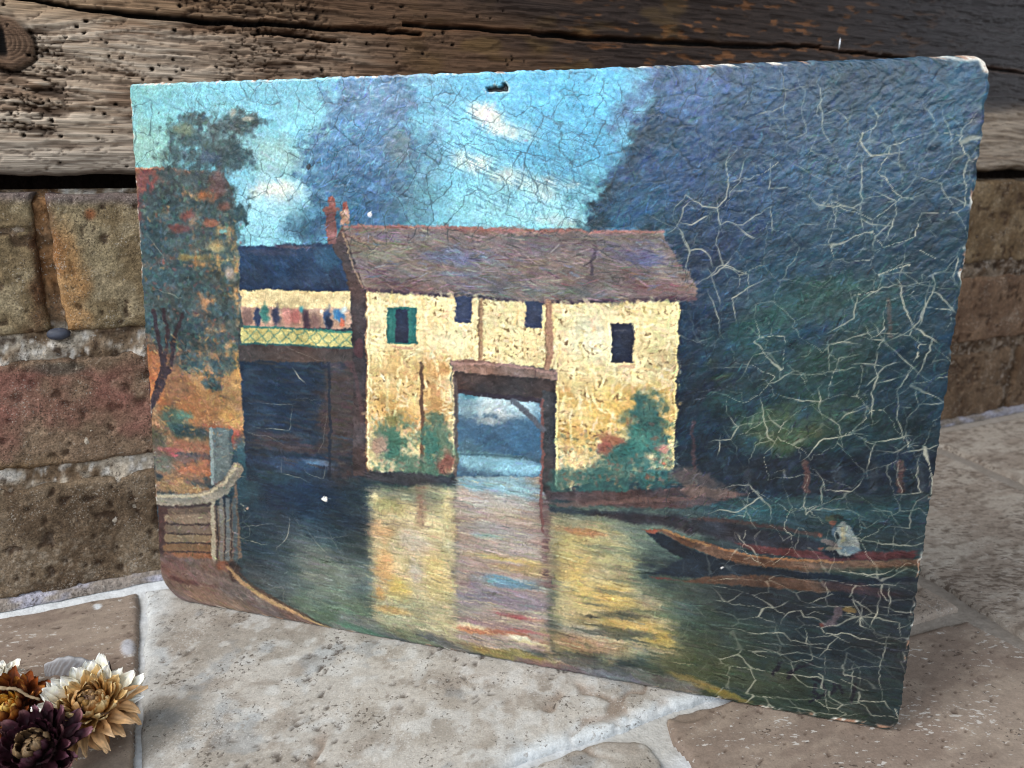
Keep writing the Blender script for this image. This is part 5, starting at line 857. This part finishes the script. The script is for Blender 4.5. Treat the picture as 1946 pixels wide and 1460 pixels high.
for i in range(5): obj('seed_bract', blobmesh('seed_bract', .0017, .0014, .0022, 20 + i, .2, 10, 8, c=(104 + 8 * i, 78 + 6 * i, 54)), M_petal, f1, loc=(.0024 * math.cos(i * 1.26), .0024 * math.sin(i * 1.26), .0064))
# dark purple flower
PU = [petal_mesh(.0150, .0064, 0, .55 + .35 * i, .35, (34, 12, 16), (52, 20, 30), (104 + 22 * i, 66 + 20 * i, 84 + 10 * i), 30 + i) for i in range(3)]
PD = [petal_mesh(.0120, .0062, 0, .9 + .2 * i, .35, (26, 10, 12), (46, 16, 26), (70, 30, 44), 36 + i) for i in range(3)]
PI = [petal_mesh(.0095, .0050, 0, 1.4 + .2 * i, .30, (60, 42, 30), (110, 84, 58), (150, 124, 92), 40 + i) for i in range(2)]
f2 = flower_root('dried_flower', 70, 1424, .022, 26, -80, 'dark purple dried strawflower with pinkish curled tips, nearest the lower left corner')
rings(f2, [(15, .0078, -.003, -.15, PU, 1.05), (15, .0076, -.001, .15, PD + PU[:1], 1.0), (15, .0070, .0005, .42, PU, .95), (14, .0064, .0014, .70, PD, 1.0), (13, .0056, .0018, .92, PD, .85), (11, .0046, .0022, 1.05, PI, 1.0), (8, .0032, .0024, 1.2, PI, .8), (5, .0018, .0028, 1.3, PI, .6)], rng, allsc=.82)
receptacle(f2, .0092, .0205, (52, 30, 28)); obj('flower_heart', blobmesh('flower_heart', .0036, .0036, .0036, 9, .3, c=(70, 52, 38)), M_petal, f2, loc=(0, 0, .0022))
# orange flower
OR = [petal_mesh(.0150, .0072, 0, .35 + .3 * i, .3, (76, 30, 10), (122, 56, 16), (150, 76, 28), 50 + i) for i in range(3)]
OD = [petal_mesh(.0130, .0066, 0, .7 + .3 * i, .3, (56, 24, 10), (98, 44, 14), (176, 112, 44), 56 + i) for i in range(3)]
OI = [petal_mesh(.0085, .0050, 0, 1.2, .3, (150, 90, 20), (214, 158, 60), (232, 196, 110), 60)]
f3 = flower_root('dried_flower', 18, 1350, .018, 18, -60, 'rust orange dried strawflower with yellow heart behind the purple one')
rings(f3, [(15, .0078, -.003, -.08, OR, 1.05), (15, .0074, -.001, .2, OR, 1.0), (14, .0068, .0006, .45, OD, .95), (13, .0060, .0014, .75, OD, .9), (11, .0050, .0018, 1.0, OD, .75), (9, .0038, .0022, 1.15, OI, .9), (6, .0022, .0024, 1.25, OI, .7)], rng, allsc=.85)
receptacle(f3, .0090, .018, (92, 48, 18)); obj('flower_heart', blobmesh('flower_heart', .0034, .0034, .0034, 11, .3, c=(150, 92, 26)), M_petal, f3, loc=(0, 0, .002))
# small white flower at the very edge
SW = [petal_mesh(.0085, .0050, 0, .5 + .3 * i, .3, (190, 176, 140), (226, 220, 204), (240, 238, 230), 70 + i) for i in range(2)]
f4 = flower_root('dried_flower', -2, 1292, .011, 12, -40, 'small white dried flower cut by the left edge of the picture')
rings(f4, [(11, .0035, -.001, .1, SW, 1), (10, .003, 0, .5, SW, .9), (8, .002, .001, .9, SW, .75), (5, .001, .0015, 1.2, SW, .6)], rng)
receptacle(f4, .005, .0115, (150, 136, 104))
# curled silvery leaf behind the cream flower
M_leaf = material('felted_leaf', .85, .15, bumps=((700, .5, .0008, (1, 1, 1)),))
t, v = np.meshgrid(np.linspace(0, 1, 34), np.linspace(-1, 1, 15)); w = .0085 * np.sin(np.pi * np.clip(.06 + .9 * t, 0, 1)) ** .7; Xl = (t - .5) * .034; Yl = v * w * .8; Zl = .0125 + .0035 * np.sin(t * 5) - .011 * v ** 2 * (.6 + .4 * t) + .0004 * np.sin(t * 34 + v * 5)
Zl = np.maximum(Zl, .0004)
rib = sstep(.2, .8, np.sin(t * 90 + np.abs(v) * 14 + 3 * np.sin(t * 9)) * .5 + .5); kk = mix(C255(150, 152, 158), C255(88, 78, 72), rib * .35 * sstep(.15, .5, np.abs(v)) + .25); kk = mix(kk, C255(78, 48, 30), sstep(.25, .7, v + .3 * np.sin(t * 9)) * .85); kk = mix(kk, C255(196, 196, 198), sstep(.25, 0, np.abs(v + .1)) * .5)
P = np.stack([Xl, Yl, Zl], -1).reshape(-1, 3); un = P.copy(); un[:, 2] -= .0005; n = len(P); q = grid_quads(15, 34)
lp = on_floor(152, 1288); leaf = obj('dried_leaf', mesh_np('dried_leaf', np.concatenate([P, un]), np.concatenate([q, q[:, ::-1] + n]), lin(np.concatenate([kk.reshape(-1, 3)] * 2))), M_leaf, loc=lp, rot=(0, 0, .22), scale=(.85, .8, .8))
leaf['label'] = 'curled silver grey dried leaf with brown margin behind the cream flower'; leaf['category'] = 'leaf'
# dry twig lying across the orange flower
pts = [on_floor(-40, 1300, .030), on_floor(5, 1306, .030), on_floor(40, 1314, .028), on_floor(76, 1332, .024)]
u = np.linspace(0, 1, 26); C = np.stack([np.interp(u, np.linspace(0, 1, 4), [p[i] for p in pts]) for i in range(3)], -1); C[:, 2] += .0006 * np.sin(u * 14)
th = np.linspace(0, 2 * np.pi, 8, endpoint=False); R = (.0009 - .0004 * u)[:, None] * (1 + .25 * np.sin(u * 60))[:, None]; d = C[-1] - C[0]; d /= np.linalg.norm(d); s1 = np.cross(d, ZUP); s1 /= np.linalg.norm(s1); s2 = np.cross(s1, d)
P = C[:, None] + R[..., None] * (np.cos(th)[None, :, None] * s1 + np.sin(th)[None, :, None] * s2); i = np.arange(26 * 8).reshape(26, 8); q = np.stack([i[:-1], i[1:], np.roll(i[1:], -1, 1), np.roll(i[:-1], -1, 1)], -1).reshape(-1, 4)
kk = mix(C255(112, 92, 70), C255(164, 148, 122), fbm(P[..., 0] * 700, P[..., 1] * 700, 97, 2)); tri = np.concatenate([np.stack([i[0], np.roll(i[0], -1), np.full(8, 208)], -1), np.stack([np.roll(i[-1], -1), i[-1], np.full(8, 209)], -1)])
tw = obj('twig', mesh_np('twig', np.concatenate([P.reshape(-1, 3), C[:1], C[-1:]]), q, lin(np.concatenate([kk.reshape(-1, 3), kk[0, :1], kk[-1, :1]])), tris=tri), M_leaf)
tw['label'] = 'short grey-brown dry stem lying across the rust orange flower'; tw['category'] = 'twig'
